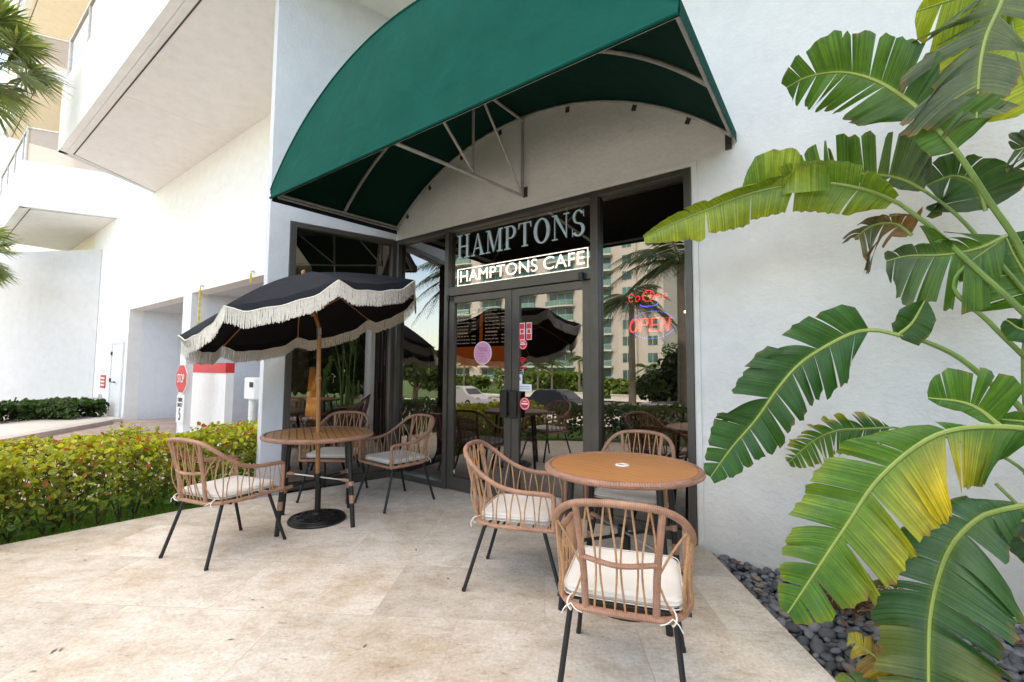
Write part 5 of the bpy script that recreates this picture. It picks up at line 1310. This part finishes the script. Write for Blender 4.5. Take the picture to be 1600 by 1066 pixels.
# stop sign post
def depth_of(p): return (p - CP).dot(CF)
SYY = -.85
pp = at(283, 665, SYY); t = thing('stop_sign_post', 'white square post carrying a red STOP sign above the leafy hedge', 'sign post', (pp.x, SYY, 0)); O2 = Vector(t.location)
sp_ = at(285, 592, SYY); PXM = depth_of(sp_) / FPX
ZP = at(284, 566, SYY).z
b_ = MB(); b_.bx(-.08, .08, .0, .10, -.13, ZP); b_.build('post', M['white_paint'], t, smooth=False)
b_ = MB(); b_.bx(-.13, .13, -.02, .12, ZP, ZP + .07); b_.build('post_cap', M['white_paint'], t, smooth=False)
cz = sp_.z; r_ = 21 * PXM
oc = [(r_ / math.cos(R(22.5)) * math.cos(R(22.5 + 45 * k)), r_ / math.cos(R(22.5)) * math.sin(R(22.5 + 45 * k))) for k in range(8)]
b_ = MB(); b_.prism([(x * 1.07, z * 1.07) for x, z in oc], lambda u, v, d: (u, -.03 + d, cz + v), .01); s1 = b_.build('sign_face', M['white_paint'], t, smooth=False)
b_ = MB(); b_.prism(oc, lambda u, v, d: (u, -.034 + d, cz + v), .003); b_.build('red_field', M['red_paint'], s1, smooth=False)
text_mesh('STOP', r_ * .92, lambda u, v, d: (u, -.040 + d, cz + v), s1, 'lettering', M['white_paint'], .003, sx=.60)
zt1, zb1 = at(283, 617, SYY).z, at(282, 660, SYY).z; hh_ = zt1 - zb1
b_ = MB(); b_.bx(-.155, .155, -.03, -.018, zb1, zt1); s2 = b_.build('speed_plate', M['white_paint'], t, smooth=False); s2['label'] = 'white plate reading DRIVE SAFELY 5'
text_mesh('5', hh_ * .62, lambda u, v, d: (u, -.034 + d, zb1 + hh_ * .28 + v), s2, 'lettering', M['black_metal'], .003, sx=.8)
text_mesh('DRIVE', hh_ * .22, lambda u, v, d: (u, -.034 + d, zb1 + hh_ * .82 + v), s2, 'lettering', M['black_metal'], .003, sx=.8)
text_mesh('SAFELY', hh_ * .20, lambda u, v, d: (u, -.034 + d, zb1 + hh_ * .63 + v), s2, 'lettering', M['black_metal'], .003, sx=.75)
# white partition with red band
PY = -.45
a0, a1 = at(288, 568, PY), at(354, 568, PY)
t = thing('white_partition', 'white partition panel with a red band along its top behind the stop sign', 'partition', (a0.x, PY, 0))
w_ = a1.x - a0.x; zt_ = (a0.z + a1.z) / 2; zr_ = zt_ - at(354, 583, PY).z
b_ = MB(); b_.bx(0, w_, 0, .12, -.12, zt_); b_.build('panel', M['white_wall'], t, smooth=False)
b_ = MB(); b_.bx(0, w_ + .004, -.012, .124, zt_ - zr_ - zt_ * .0, zt_ + .004); b_.build('red_band', M['red_paint'], t, smooth=False)
# yellow sign, grey box on recess wall
q = at(362, 590, 2.9)
t = thing('yellow_sign', 'narrow yellow sign with dark panel on the recess wall beside the partition', 'sign', (q.x, 2.9, q.z))
b_ = MB(); b_.bx(-.35, .35, 0, .06, -.33, .36); b_.build('board', simple('pale yellow', (.68, .52, .18), .6), t, smooth=False)
b_ = MB(); b_.bx(-.28, .0, -.012, 0, -.12, .15); b_.build('panel', simple('maroon', (.25, .03, .03), .6), t, smooth=False)
b_ = MB(); b_.bx(-.35, .1, 0, .05, -.62, -.40); b_.build('switch_box', M['awning_tube'], t, smooth=False)
# white keypad box on pole
q = at(396, 607, -.30)
t = thing('keypad_pedestal', 'white keypad box on a white pole beside the pier', 'keypad', (q.x, -.3, 0))
b_ = MB(); b_.bx(-.17, .17, -.07, .12, q.z - .17, q.z + .17); o = b_.build('box', M['white_paint'], t, smooth=False); bevel(o, .02)
b_ = MB(); b_.bx(.03, .15, -.078, -.07, q.z + .02, q.z + .10); b_.build('keypad', M['black_metal'], o, smooth=False)
b_ = MB(); b_.tube([(-.03, 0, -.13), (-.03, 0, q.z - .16)], .045, 12); b_.build('pole', M['white_paint'], t)
b_ = MB(); b_.tube([(.05, 0, -.13), (.04, 0, q.z - .3), (.06, 0, q.z - .16)], .02, 8); b_.build('conduit', M['awning_tube'], t)
# yellow clearance chains
for (x, y, y1, lab) in ((313, 449, 520, 'longer yellow chain hanging from a hook at the recess edge left of the umbrella'), (392, 427, 442, 'yellow chain hanging from a small bracket just left of the pier')):
    q = at(x, y, -.06); t = thing('clearance_chain', lab, 'chain', (q.x, -.06, q.z), 0, 'yellow chains over the recess openings')
    b_ = MB(); n = 14
    zlen = q.z - at(x, y1, -.06).z
    for k in range(n): z = -zlen * (k + .5) / n; b_.box((0, 0, z), (.018 if k % 2 else .036, .036 if k % 2 else .018, zlen / n * 1.1))
    b_.build('chain', M['yellow_paint'], t, smooth=False)
    b_ = MB(); b_.tube([(0, .06, .03), (0, 0, .03), (0, 0, -.02)], .012, 6); b_.tube([(0, 0, .03), (.10, 0, .03)], .012, 6); b_.build('hook', M['awning_tube'], t)
# red notice and hydrant valve on the facade
t = thing('red_notice', 'small red notice with white writing on the facade left of the service door', 'notice', (-13.25, -.02, .89))
b_ = MB(); b_.bx(-.27, .27, 0, .015, -.19, .19); b_.build('plate', M['red_paint'], t, smooth=False)
b_ = MB()
for z in (.10, .0, -.10): b_.bx(-.2, .2, -.006, 0, z - .025, z + .025)
b_.build('writing', M['white_paint'], t, smooth=False)
t = thing('standpipe_valve', 'grey twin outlet fire valve low on the facade beside the red notice', 'valve', (-13.4, -.02, .36))
b_ = MB(); b_.lathe([(0, 0), (.16, 0), (.16, .03), (0, .03)], seg=20); o = b_.build('flange', M['silver'], t); o.rotation_euler = (R(90), 0, 0)
for s in (-1, 1): b_ = MB(); b_.tube([(0, -.02, 0), (s * .08, -.1, 0), (s * .14, -.24, -.02)], .06, 12); b_.build('outlet', M['silver'], t)

# ------------------------------------------------------------------ palms
M['palm_bark'] = simple('palm bark', (.22, .18, .14), .9, 0, .25, 6, .8, 20)
def fan_palm(base, h, seed, label, R0=1.25, nf=34, lean=(0, 0)):
    t = thing('fan_palm', label, 'palm tree', base); rn = random.Random(seed)
    b_ = MB(); top = Vector((lean[0], lean[1], h)); b_.tube(catmull([(0, 0, 0), top * .5, top], 6), [.17, .12], 12); b_.build('trunk', M['palm_bark'], t)
    b_ = MB()
    for i in range(nf):
        az = i * 2.4 + rn.uniform(-.2, .2); el = R(rn.uniform(-55, 75)); d = Vector((math.cos(az) * math.cos(el), math.sin(az) * math.cos(el), math.sin(el)))
        c = top + d * R0 * rn.uniform(.55, .75) + Vector((0, 0, -.1)); side = d.cross(Vector((0, 0, 1))).normalized(); upv = side.cross(d)
        b_.tube([top, c], .010, 4, cap=False); b_.col += [(.16, .2, .06, 1)] * (len(b_.v) - len(b_.col))
        for k in range(30):
            a = R(-105 + 210 * k / 29 + rn.uniform(-2, 2)); l = R0 * .62 * rn.uniform(.85, 1.1); dd = (d * math.cos(a) + side * math.sin(a)).normalized()
            w = upv * .0 + dd.cross(upv).normalized() * .020; e1_ = c + dd * l * .6 + Vector((0, 0, -.02)); e2 = c + dd * l + Vector((0, 0, -rn.uniform(.06, .28) * l))
            g = rn.uniform(.6, 1.5); cc = mixc((.08, .13, .03), (.28, .30, .10), rn.random() * .8); cc = tuple(x * g for x in cc)
            b_.add([c - w * .3, c + w * .3, e1_ + w, e1_ - w, e2], [(0, 1, 2, 3), (3, 2, 4)], col=cc)
    b_.build('crown', M['leaf'], t, smooth=False)
    return t
q = dep(-52, 72, 7.6); fan_palm((q.x, q.y, GZ), q.z - GZ, 41, 'fan palm whose shaggy crown enters the upper left corner of the picture', 1.0, 46)
q = dep(-45, 392, 12.5); fan_palm((q.x, q.y, GZ), q.z - GZ, 42, 'second fan palm with only a low frond tip showing at the left edge', 1.0, 30)
def feather_palm(base, h, seed, label, L_=2.4, nf=18, dark=1.0, lean=(0, 0), group=None, wl=.30):
    t = thing('feather_palm', label, 'palm tree', base, 0, group); rn = random.Random(seed)
    b_ = MB(); top = Vector((lean[0], lean[1], h)); b_.tube(catmull([(0, 0, 0), top * .5 + Vector((lean[0] * .1, 0, 0)), top], 6), [.16, .10], 10); b_.build('trunk', M['palm_bark'], t)
    b_ = MB()
    for i in range(nf):
        az = i * 2.4 + rn.uniform(-.2, .2); el = R(rn.uniform(-5, 70)); hd = Vector((math.cos(az), math.sin(az), 0)); P = []
        for k in range(9):
            s_ = k / 8; P.append(top + hd * (L_ * s_ * math.cos(el * (1 - s_ * .4))) + Vector((0, 0, L_ * (math.sin(el) * s_ - .75 * s_ * s_))))
        b_.tube(P, [.018, .004], 4, cap=False); b_.col += [(.10 * dark, .12 * dark, .04 * dark, 1)] * (len(b_.v) - len(b_.col))
        for k in range(44):
            s_ = .10 + .9 * k / 43; j = min(7, int(s_ * 8)); p = P[j].lerp(P[j + 1], s_ * 8 - j); tg = (P[j + 1] - P[j]).normalized(); sd = tg.cross(Vector((0, 0, 1))).normalized()
            for s2_ in (-1, 1):
                l = wl * L_ * .8 * math.sin(math.pi * min(.95, s_ * .8 + .15)) * rn.uniform(.8, 1.1) ; dd = (sd * s2_ + tg * .55 + Vector((0, 0, -.35 - rn.random() * .3))).normalized(); w = tg * .013
                g = rn.uniform(.6, 1.4) * dark; c = tuple(x * g for x in (.06, .10, .025))
                b_.add([p - w, p + w, p + dd * l * .6 + w, p + dd * l - Vector((0, 0, .08 * l))], [(0, 1, 2, 3)], col=c)
    b_.build('crown', M['leaf'], t, smooth=False); return t

# ------------------------------------------------------------------ across the street (mirrored in the glass)
M['cream_wall'] = simple('cream render', (.60, .54, .46), .8, 0, .06, .3); M['slab_white'] = simple('slab paint', (.66, .62, .55), .8, 0, .05, .3)
def green_glass():
    mt, nt, b = newmat('green window glass'); b.inputs['Base Color'].default_value = (.06, .15, .12, 1); b.inputs['Roughness'].default_value = .12
    v = coords(nt); r = ramp(nt, noise(nt, v, .35, 2), [(.35, (.03, .06, .05)), (.65, (.11, .24, .20))]); L(nt, r.outputs[0], b.inputs['Base Color']); return mt
M['green_glass'] = green_glass(); M['rail_green'] = simple('green railing glass', (.16, .30, .25), .2, 0, .15, .3)
BY = -75.0; BZ0 = terrain_z(-75)
tw = thing('apartment_tower', 'cream apartment tower with green glass balconies mirrored in the cafe windows', 'building', (0, BY, BZ0))
b_ = MB(); b_.bx(-86, -21, -18, 0, 0, 46); b_.bx(-29, -25.6, 0, .9, 0, 46); b_.build('wall', M['cream_wall'], tw, smooth=False)
bays = [(-33.2, 5.4, True), (-41.5, 6, True), (-50.5, 6, True), (-59.5, 6, True), (-69, 6.5, True)]
for (cx, w, bal) in bays:
    gl = MB(); sl = MB(); ral = MB(); rt = MB()
    for f in range(15):
        z = 1.2 + f * 3.0
        for k in range(3): gl.bx(cx - w / 2 + .3 + k * (w - .4) / 3, cx - w / 2 + .1 + (k + 1) * (w - .4) / 3, 0, .06, z + .2, z + 2.5)
        # bowed balcony slab
        pts = [(cx - w / 2 - .2, 0)] + [(cx - w / 2 - .2 + (w + .4) * k / 10, 1.1 + .7 * math.sin(math.pi * k / 10)) for k in range(11)] + [(cx + w / 2 + .2, 0)]
        sl.prism(pts[::-1], lambda u, v, d: (u, v, z - .28 + d), .28)
        for k in range(1, 11):
            a, c = pts[k], pts[k + 1]; ral.add([(a[0], a[1] - .05, z + .05), (c[0], c[1] - .05, z + .05), (c[0], c[1] - .05, z + .95), (a[0], a[1] - .05, z + .95)], [(0, 1, 2, 3)])
            rt.tube([(a[0], a[1] - .03, z + 1.0), (c[0], c[1] - .03, z + 1.0)], .045, 4)
            if k % 2: rt.tube([(a[0], a[1] - .03, z), (a[0], a[1] - .03, z + 1.0)], .03, 4)
    g_ = gl.build('window_column', M['green_glass'], tw, smooth=False); s_ = sl.build('balcony_column', M['slab_white'], tw, smooth=False)
    ral.build('railing_glass', M['rail_green'], s_, smooth=False); rt.build('railing', M['slab_white'], s_, smooth=False)
for cx in (-27.3, -23.0):
    gl = MB()
    for f in range(15):
        z = 1.6 + f * 3.0
        for k in (-1, 1): gl.bx(cx - .85 if k < 0 else cx + .07, cx - .07 if k < 0 else cx + .85, .9 if cx < -25 else 0, .98 if cx < -25 else .08, z + .3, z + 1.9)
    gl.build('window_column', M['green_glass'], tw, smooth=False)
# planting in front of the tower
def light_cols(p, r, h): g = r.uniform(.6, 1.4); return tuple(x * g for x in mixc((.08, .15, .02), (.20, .26, .04), r.random()))
for i, (x0, x1, y, h) in enumerate(((-74, -56, -50, 2.6), (-55, -40, -49, 2.2), (-38, -24, -51, 3.0), (-22, -4, -50, 2.0))):
    hedge('shrub_bank', ['bright shrub bank at the far left foot of the mirrored tower', 'bright shrub bank below the middle of the mirrored tower', 'taller shrub bank at the right foot of the mirrored tower', 'low shrub bank beyond the right end of the mirrored tower'][i], [(x0, y), (x1, y)], 3.2, h, h * .9, 2600, light_cols, 60 + i, .5, 0, z0=terrain_z(y), lump=.5, group=None)
def tree(base, h, r, seed, label, dark=1.0, n=5200, size=.16, group=None, col=None):
    t = thing('broadleaf_tree', label, 'tree', base, 0, group); rn = random.Random(seed)
    b_ = MB(); b_.tube(catmull([(0, 0, 0), (.1, 0, h * .3), (0, .1, h * .62)], 5), [.2 * r / 2.5 + .06, .09], 10)
    cl = []
    for k in range(11):
        a = rn.uniform(0, 6.28); d = rn.uniform(.15, .75) * r; c = Vector((math.cos(a) * d, math.sin(a) * d, h * rn.uniform(.5, .88))); cl.append((c, r * rn.uniform(.28, .5)))
        b_.tube(catmull([(0, 0, h * .35), (c.x * .5, c.y * .5, h * .5), c], 3), [.07, .02], 6)
    b_.build('trunk', M['bark'], t)
    b_ = MB()
    def smp(r_):
        c, rr = r_.choice(cl); d = Vector((r_.gauss(0, 1), r_.gauss(0, 1), r_.gauss(0, 1))).normalized(); return c + Vector((d.x, d.y, d.z * .7)) * rr * r_.uniform(.6, 1.05), d
    base_c = col or ((.02, .045, .01), (.07, .12, .025))
    def cf(p, r_): g = r_.uniform(.6, 1.4) * dark; return tuple(x * g for x in mixc(base_c[0], base_c[1], r_.random()))
    leaf_cloud(b_, n, smp, size, cf, seed); b_.build('crown', M['leaf'], t, smooth=False); return t
# dark trees and palms mirrored in the right window
def mp(px, py, Y): p = mir(px, py, Y); return p
q = mp(1062, 430, 10.5); feather_palm((q.x, q.y, terrain_z(q.y)), q.z + .4 - terrain_z(q.y), 51, 'dark feather palm mirrored in the right hand window', 2.6, 24, .7)
q = mp(985, 470, 13); feather_palm((q.x, q.y, terrain_z(q.y)), q.z - terrain_z(q.y), 52, 'second dark feather palm mirrored left of the red signs', 2.0, 20, .7)
q = mp(1062, 560, 14); tree((q.x, q.y, terrain_z(q.y)), 3.6, 1.9, 53, 'dense dark tree mirrored below the red open sign', .6)
for i, (px, Y, h) in enumerate(((662, 26, 5.5), (640, 34, 8), (610, 22, 6.5), (675, 48, 9))):
    q = mp(px, 600, Y); tree((q.x, q.y, terrain_z(q.y)), h, h * .42, 70 + i, ['broad green tree mirrored in the narrow pane beside the corner', 'tall olive tree standing beyond the forecourt', 'dark bushy tree at the edge of the forecourt', 'distant large tree beside the street'][i], 1.3, 4200, .22)
for i, (px, Y) in enumerate(((840, 46), (862, 47), (905, 46), (1010, 46), (725, 47))):
    q = mp(px, 600, Y); feather_palm((q.x, q.y, terrain_z(q.y)), 3.6 + .5 * (i % 3), 80 + i, ['short palm left of the pair before the mirrored tower', 'short palm right of the pair before the mirrored tower', 'palm standing before the middle balconies of the mirrored tower', 'palm at the right foot of the mirrored tower', 'palm at the left foot of the mirrored tower'][i], 2.3, 16, 1.6, wl=.3)
for i, (x, y, h) in enumerate(((12, -26, 7), (22, -40, 9), (6, -58, 10), (-2, -48, 7), (-12, -60, 9))):
    tree((x, y, terrain_z(y)), h, h * .42, 90 + i, ['round tree near the right end of the street', 'big spreading tree across the street to the right', 'tall tree behind the street right of the tower', 'middle sized tree between street and tower', 'tree close to the right corner of the tower'][i], 1.2, 3000, .30)
for i, (x, y, h) in enumerate(((13.5, -1.6, 6.5), (15.5, -4.2, 7), (14.5, 1.8, 7), (17.5, -.2, 9), (19, -7, 8))):
    tree((x, y, terrain_z(y)), h, h * .46, 110 + i, ['dark tree beyond the right end of the white wall', 'dense dark tree right of the terrace beyond the planting bed', 'dark tree standing past the far corner of the building', 'tallest dark tree beyond the right end of the wall', 'big dark tree at the right of the forecourt hedge'][i], .8, 5200, .26)
hedge('leafy_hedge', 'tall dark hedge added beyond the planting bed to darken the side window reflection', [(10.2, .8), (10.6, -7.2)], 1.2, 3.6, 3.6, 24000, lambda p, r, h: tuple(x * .6 for x in dark_cols(p, r, h)), 39, .17, 12)  # hedge added outside the view so the side glass mirrors something dark
for i, (x, y, h) in enumerate(((3.2, -22, 4.6), (6.0, -24, 5.0), (9.0, -23, 4.4), (.5, -25, 4.2))):
    q = Vector((x, y, 0)); tree((q.x, q.y, terrain_z(q.y)), h, h * .5, 140 + i, ['rounded bush tree on the forecourt straight behind the viewer', 'tallest rounded bush tree on the forecourt behind the viewer', 'rounded bush tree nearest the right end of the forecourt', 'rounded bush tree nearest the parked cars on the forecourt'][i], 1.1, 4200, .2)
# vehicles
M['tyre'] = simple('tyre rubber', (.02, .02, .02), .8); M['car_glass'] = simple('car glass', (.02, .03, .04), .08, 0, .1)
def car(loc, rz, paint, label, suv=True):
    t = thing('parked_car', label, 'car', loc, rz)
    prof_ = [(-2.3, .35), (-2.35, .75), (-2.2, 1.0), (-1.95, 1.08), (-1.6, 1.55), (-1.2, 1.66), (.3, 1.68), (.75, 1.55), (1.35, 1.08), (2.1, .95), (2.35, .75), (2.35, .4), (2.2, .3), (-2.2, .3)]
    b_ = MB(); n = len(prof_)
    vs = []
    for (y, k) in ((-.92, 1), (-.80, 0), (.80, 0), (.92, 1)):
        for (x, z) in prof_:
            vs.append((x, y if z < 1.1 else (y * (.80 if abs(y) > .85 else .80)), z))
    fs = [(j * n + i, j * n + (i + 1) % n, (j + 1) * n + (i + 1) % n, (j + 1) * n + i) for j in range(3) for i in range(n)] + [tuple(range(n - 1, -1, -1)), tuple(3 * n + i for i in range(n))]
    b_.add(vs, fs); o = b_.build('body', paint, t); bevel(o, .05, 2)
    for s in (-1, 1):
        b_ = MB()
        for pl in ([(-1.55, 1.12), (-1.38, 1.5), (-.55, 1.56), (-.55, 1.12)], [(-.45, 1.12), (-.45, 1.56), (.30, 1.57), (.62, 1.48), (1.1, 1.12)]):
            b_.prism(pl if s < 0 else pl[::-1], lambda u, v, d: (u, s * (.745 + (1.68 - v) * .0 + .012) + d, v), .004 * s)
        b_.build('side_window', M['car_glass'], t, smooth=False)
        for x in (-1.45, 1.45):
            b_ = MB(); b_.tube([(x, s * .72, .34), (x, s * .93, .34)], .34, 20); w_ = b_.build('wheel', M['tyre'], t); b_ = MB(); b_.tube([(x, s * .93, .34), (x, s * .945, .34)], .2, 14); b_.build('rim', M['silver'], w_)
    b_ = MB(); b_.prism([(-.68, 0), (.68, 0), (.60, .42), (-.60, .42)], lambda u, v, d: (1.40 - v * 1.25 + d, u, 1.10 + v), .01); b_.build('windscreen', M['car_glass'], t, smooth=False)
    for s in (-1, 1): b_ = MB(); b_.box((2.32, s * .68, .80), (.08, .34, .13)); b_.build('headlight', M['silver'], t, smooth=False)
    return t
paint_d = simple('dark blue car paint', (.02, .025, .04), .2, .4, .05); paint_w = simple('white car paint', (.7, .7, .7), .25, 0, .03); paint_s = simple('silver car paint', (.4, .4, .42), .25, .6, .05)
q = mp(872, 615, 24); car((q.x, q.y, terrain_z(q.y) + .12), R(8), paint_d, 'dark blue estate car mirrored in the right door leaf')
q = mp(738, 612, 24); car((q.x - 1, q.y, terrain_z(q.y) + .12), R(4), paint_w, 'white car mirrored in the left door leaf')
q = mp(1045, 625, 11); car((q.x + .6, q.y, terrain_z(q.y) + .1), R(14), paint_s, 'silver car mirrored low in the right hand window')
# white low walls of the forecourt
for i, (pa, pb_, Y, h) in enumerate(((706, 790, 30, .8), (800, 915, 43.5, .7), (955, 1080, 42, .7))):
    a, c = mp(pa, 600, Y), mp(pb_, 600, Y); z = terrain_z(-Y)
    b_ = MB(); b_.bx(min(a.x, c.x), max(a.x, c.x), -Y - .15, -Y + .15, z, z + h); b_.bx(min(a.x, c.x) - .06, max(a.x, c.x) + .06, -Y - .22, -Y + .22, z + h, z + h + .1)
    tag(b_.build('low_wall', M['slab_white'], smooth=False), ['low white wall mirrored in the left door leaf beside the white car', 'low white wall below the shrubs mirrored in the right door leaf', 'low white wall mirrored in the right hand window'][i], 'wall')
# street lamp mirrored in the narrow pane
q = mp(648, 600, 9); t = thing('street_lamp', 'slender dark lantern post mirrored in the narrow pane beside the corner', 'lamp post', (q.x, q.y, terrain_z(q.y)))
b_ = MB(); b_.tube([(0, 0, 0), (0, 0, 1.45)], [.05, .03], 10); b_.build('post', M['black_metal'], t)
b_ = MB(); b_.lathe([(.04, 1.45), (.11, 1.5), (.15, 1.78), (.13, 1.8), (.02, 1.9)], seg=8); b_.build('lantern', M['awning_tube'], t)

# ------------------------------------------------------------------ light
SUN_EL, SUN_AZ = R(48), R(12)   # behind the building, slightly to the right
sd = Vector((math.sin(SUN_AZ) * math.cos(SUN_EL), math.cos(SUN_AZ) * math.cos(SUN_EL), math.sin(SUN_EL)))
sl = bpy.data.lights.new('sun', 'SUN'); sl.energy = 7.0; sl.angle = R(.6); sl.color = (1, .94, .85)
so = bpy.data.objects.new('sun', sl); COL.objects.link(so); so.rotation_euler = sd.to_track_quat('Z', 'Y').to_euler()
w = bpy.data.worlds.new('World'); sc.world = w; w.use_nodes = True; nt = w.node_tree
bg = nt.nodes['Background']; sky = N(nt, 'ShaderNodeTexSky'); sky.sky_type = 'NISHITA'; sky.sun_disc = False; sky.sun_elevation = SUN_EL; sky.sun_rotation = SUN_AZ; sky.air_density = 1.0; sky.dust_density = 1.5
tc = N(nt, 'ShaderNodeTexCoord'); mp_ = N(nt, 'ShaderNodeMapping'); mp_.inputs['Scale'].default_value = (1, 1, 2.2); L(nt, tc.outputs['Generated'], mp_.inputs[0])
nf = noise(nt, mp_.outputs[0], 2.6, 8, .6, .3); cr = ramp(nt, nf, [(.47, (.34, .34, .34)), (.62, (1, 1, 1))])
mx = N(nt, 'ShaderNodeMix', data_type='RGBA'); L(nt, cr.outputs[0], mx.inputs[0]); L(nt, sky.outputs[0], mx.inputs[6]); mx.inputs[7].default_value = (8.3, 7.2, 6.0, 1)
sxw = N(nt, 'ShaderNodeSeparateXYZ'); L(nt, tc.outputs['Generated'], sxw.inputs[0]); mk_ = N(nt, 'ShaderNodeMapRange'); mk_.interpolation_type = 'SMOOTHSTEP'
mk_.inputs[1].default_value = .42; mk_.inputs[2].default_value = .80; mk_.inputs[3].default_value = .12; mk_.inputs[4].default_value = 1.0; L(nt, sxw.outputs[2], mk_.inputs[0])
mm_ = N(nt, 'ShaderNodeMath', operation='MULTIPLY'); L(nt, cr.outputs[0], mm_.inputs[0]); L(nt, mk_.outputs[0], mm_.inputs[1]); L(nt, mm_.outputs[0], mx.inputs[0])
wt = N(nt, 'ShaderNodeMix', data_type='RGBA', blend_type='MULTIPLY'); wt.inputs[0].default_value = 1; L(nt, mx.outputs[2], wt.inputs[6]); wt.inputs[7].default_value = (1.04, 1.0, .93, 1); L(nt, wt.outputs[2], bg.inputs[0]); bg.inputs[1].default_value = .79
sc.view_settings.view_transform = 'Standard'; sc.view_settings.look = 'None'; sc.view_settings.exposure = 0
sc.cycles.max_bounces = 10; sc.cycles.transparent_max_bounces = 12; sc.cycles.diffuse_bounces = 5; sc.cycles.glossy_bounces = 5
sc.cycles.sample_clamp_indirect = 6
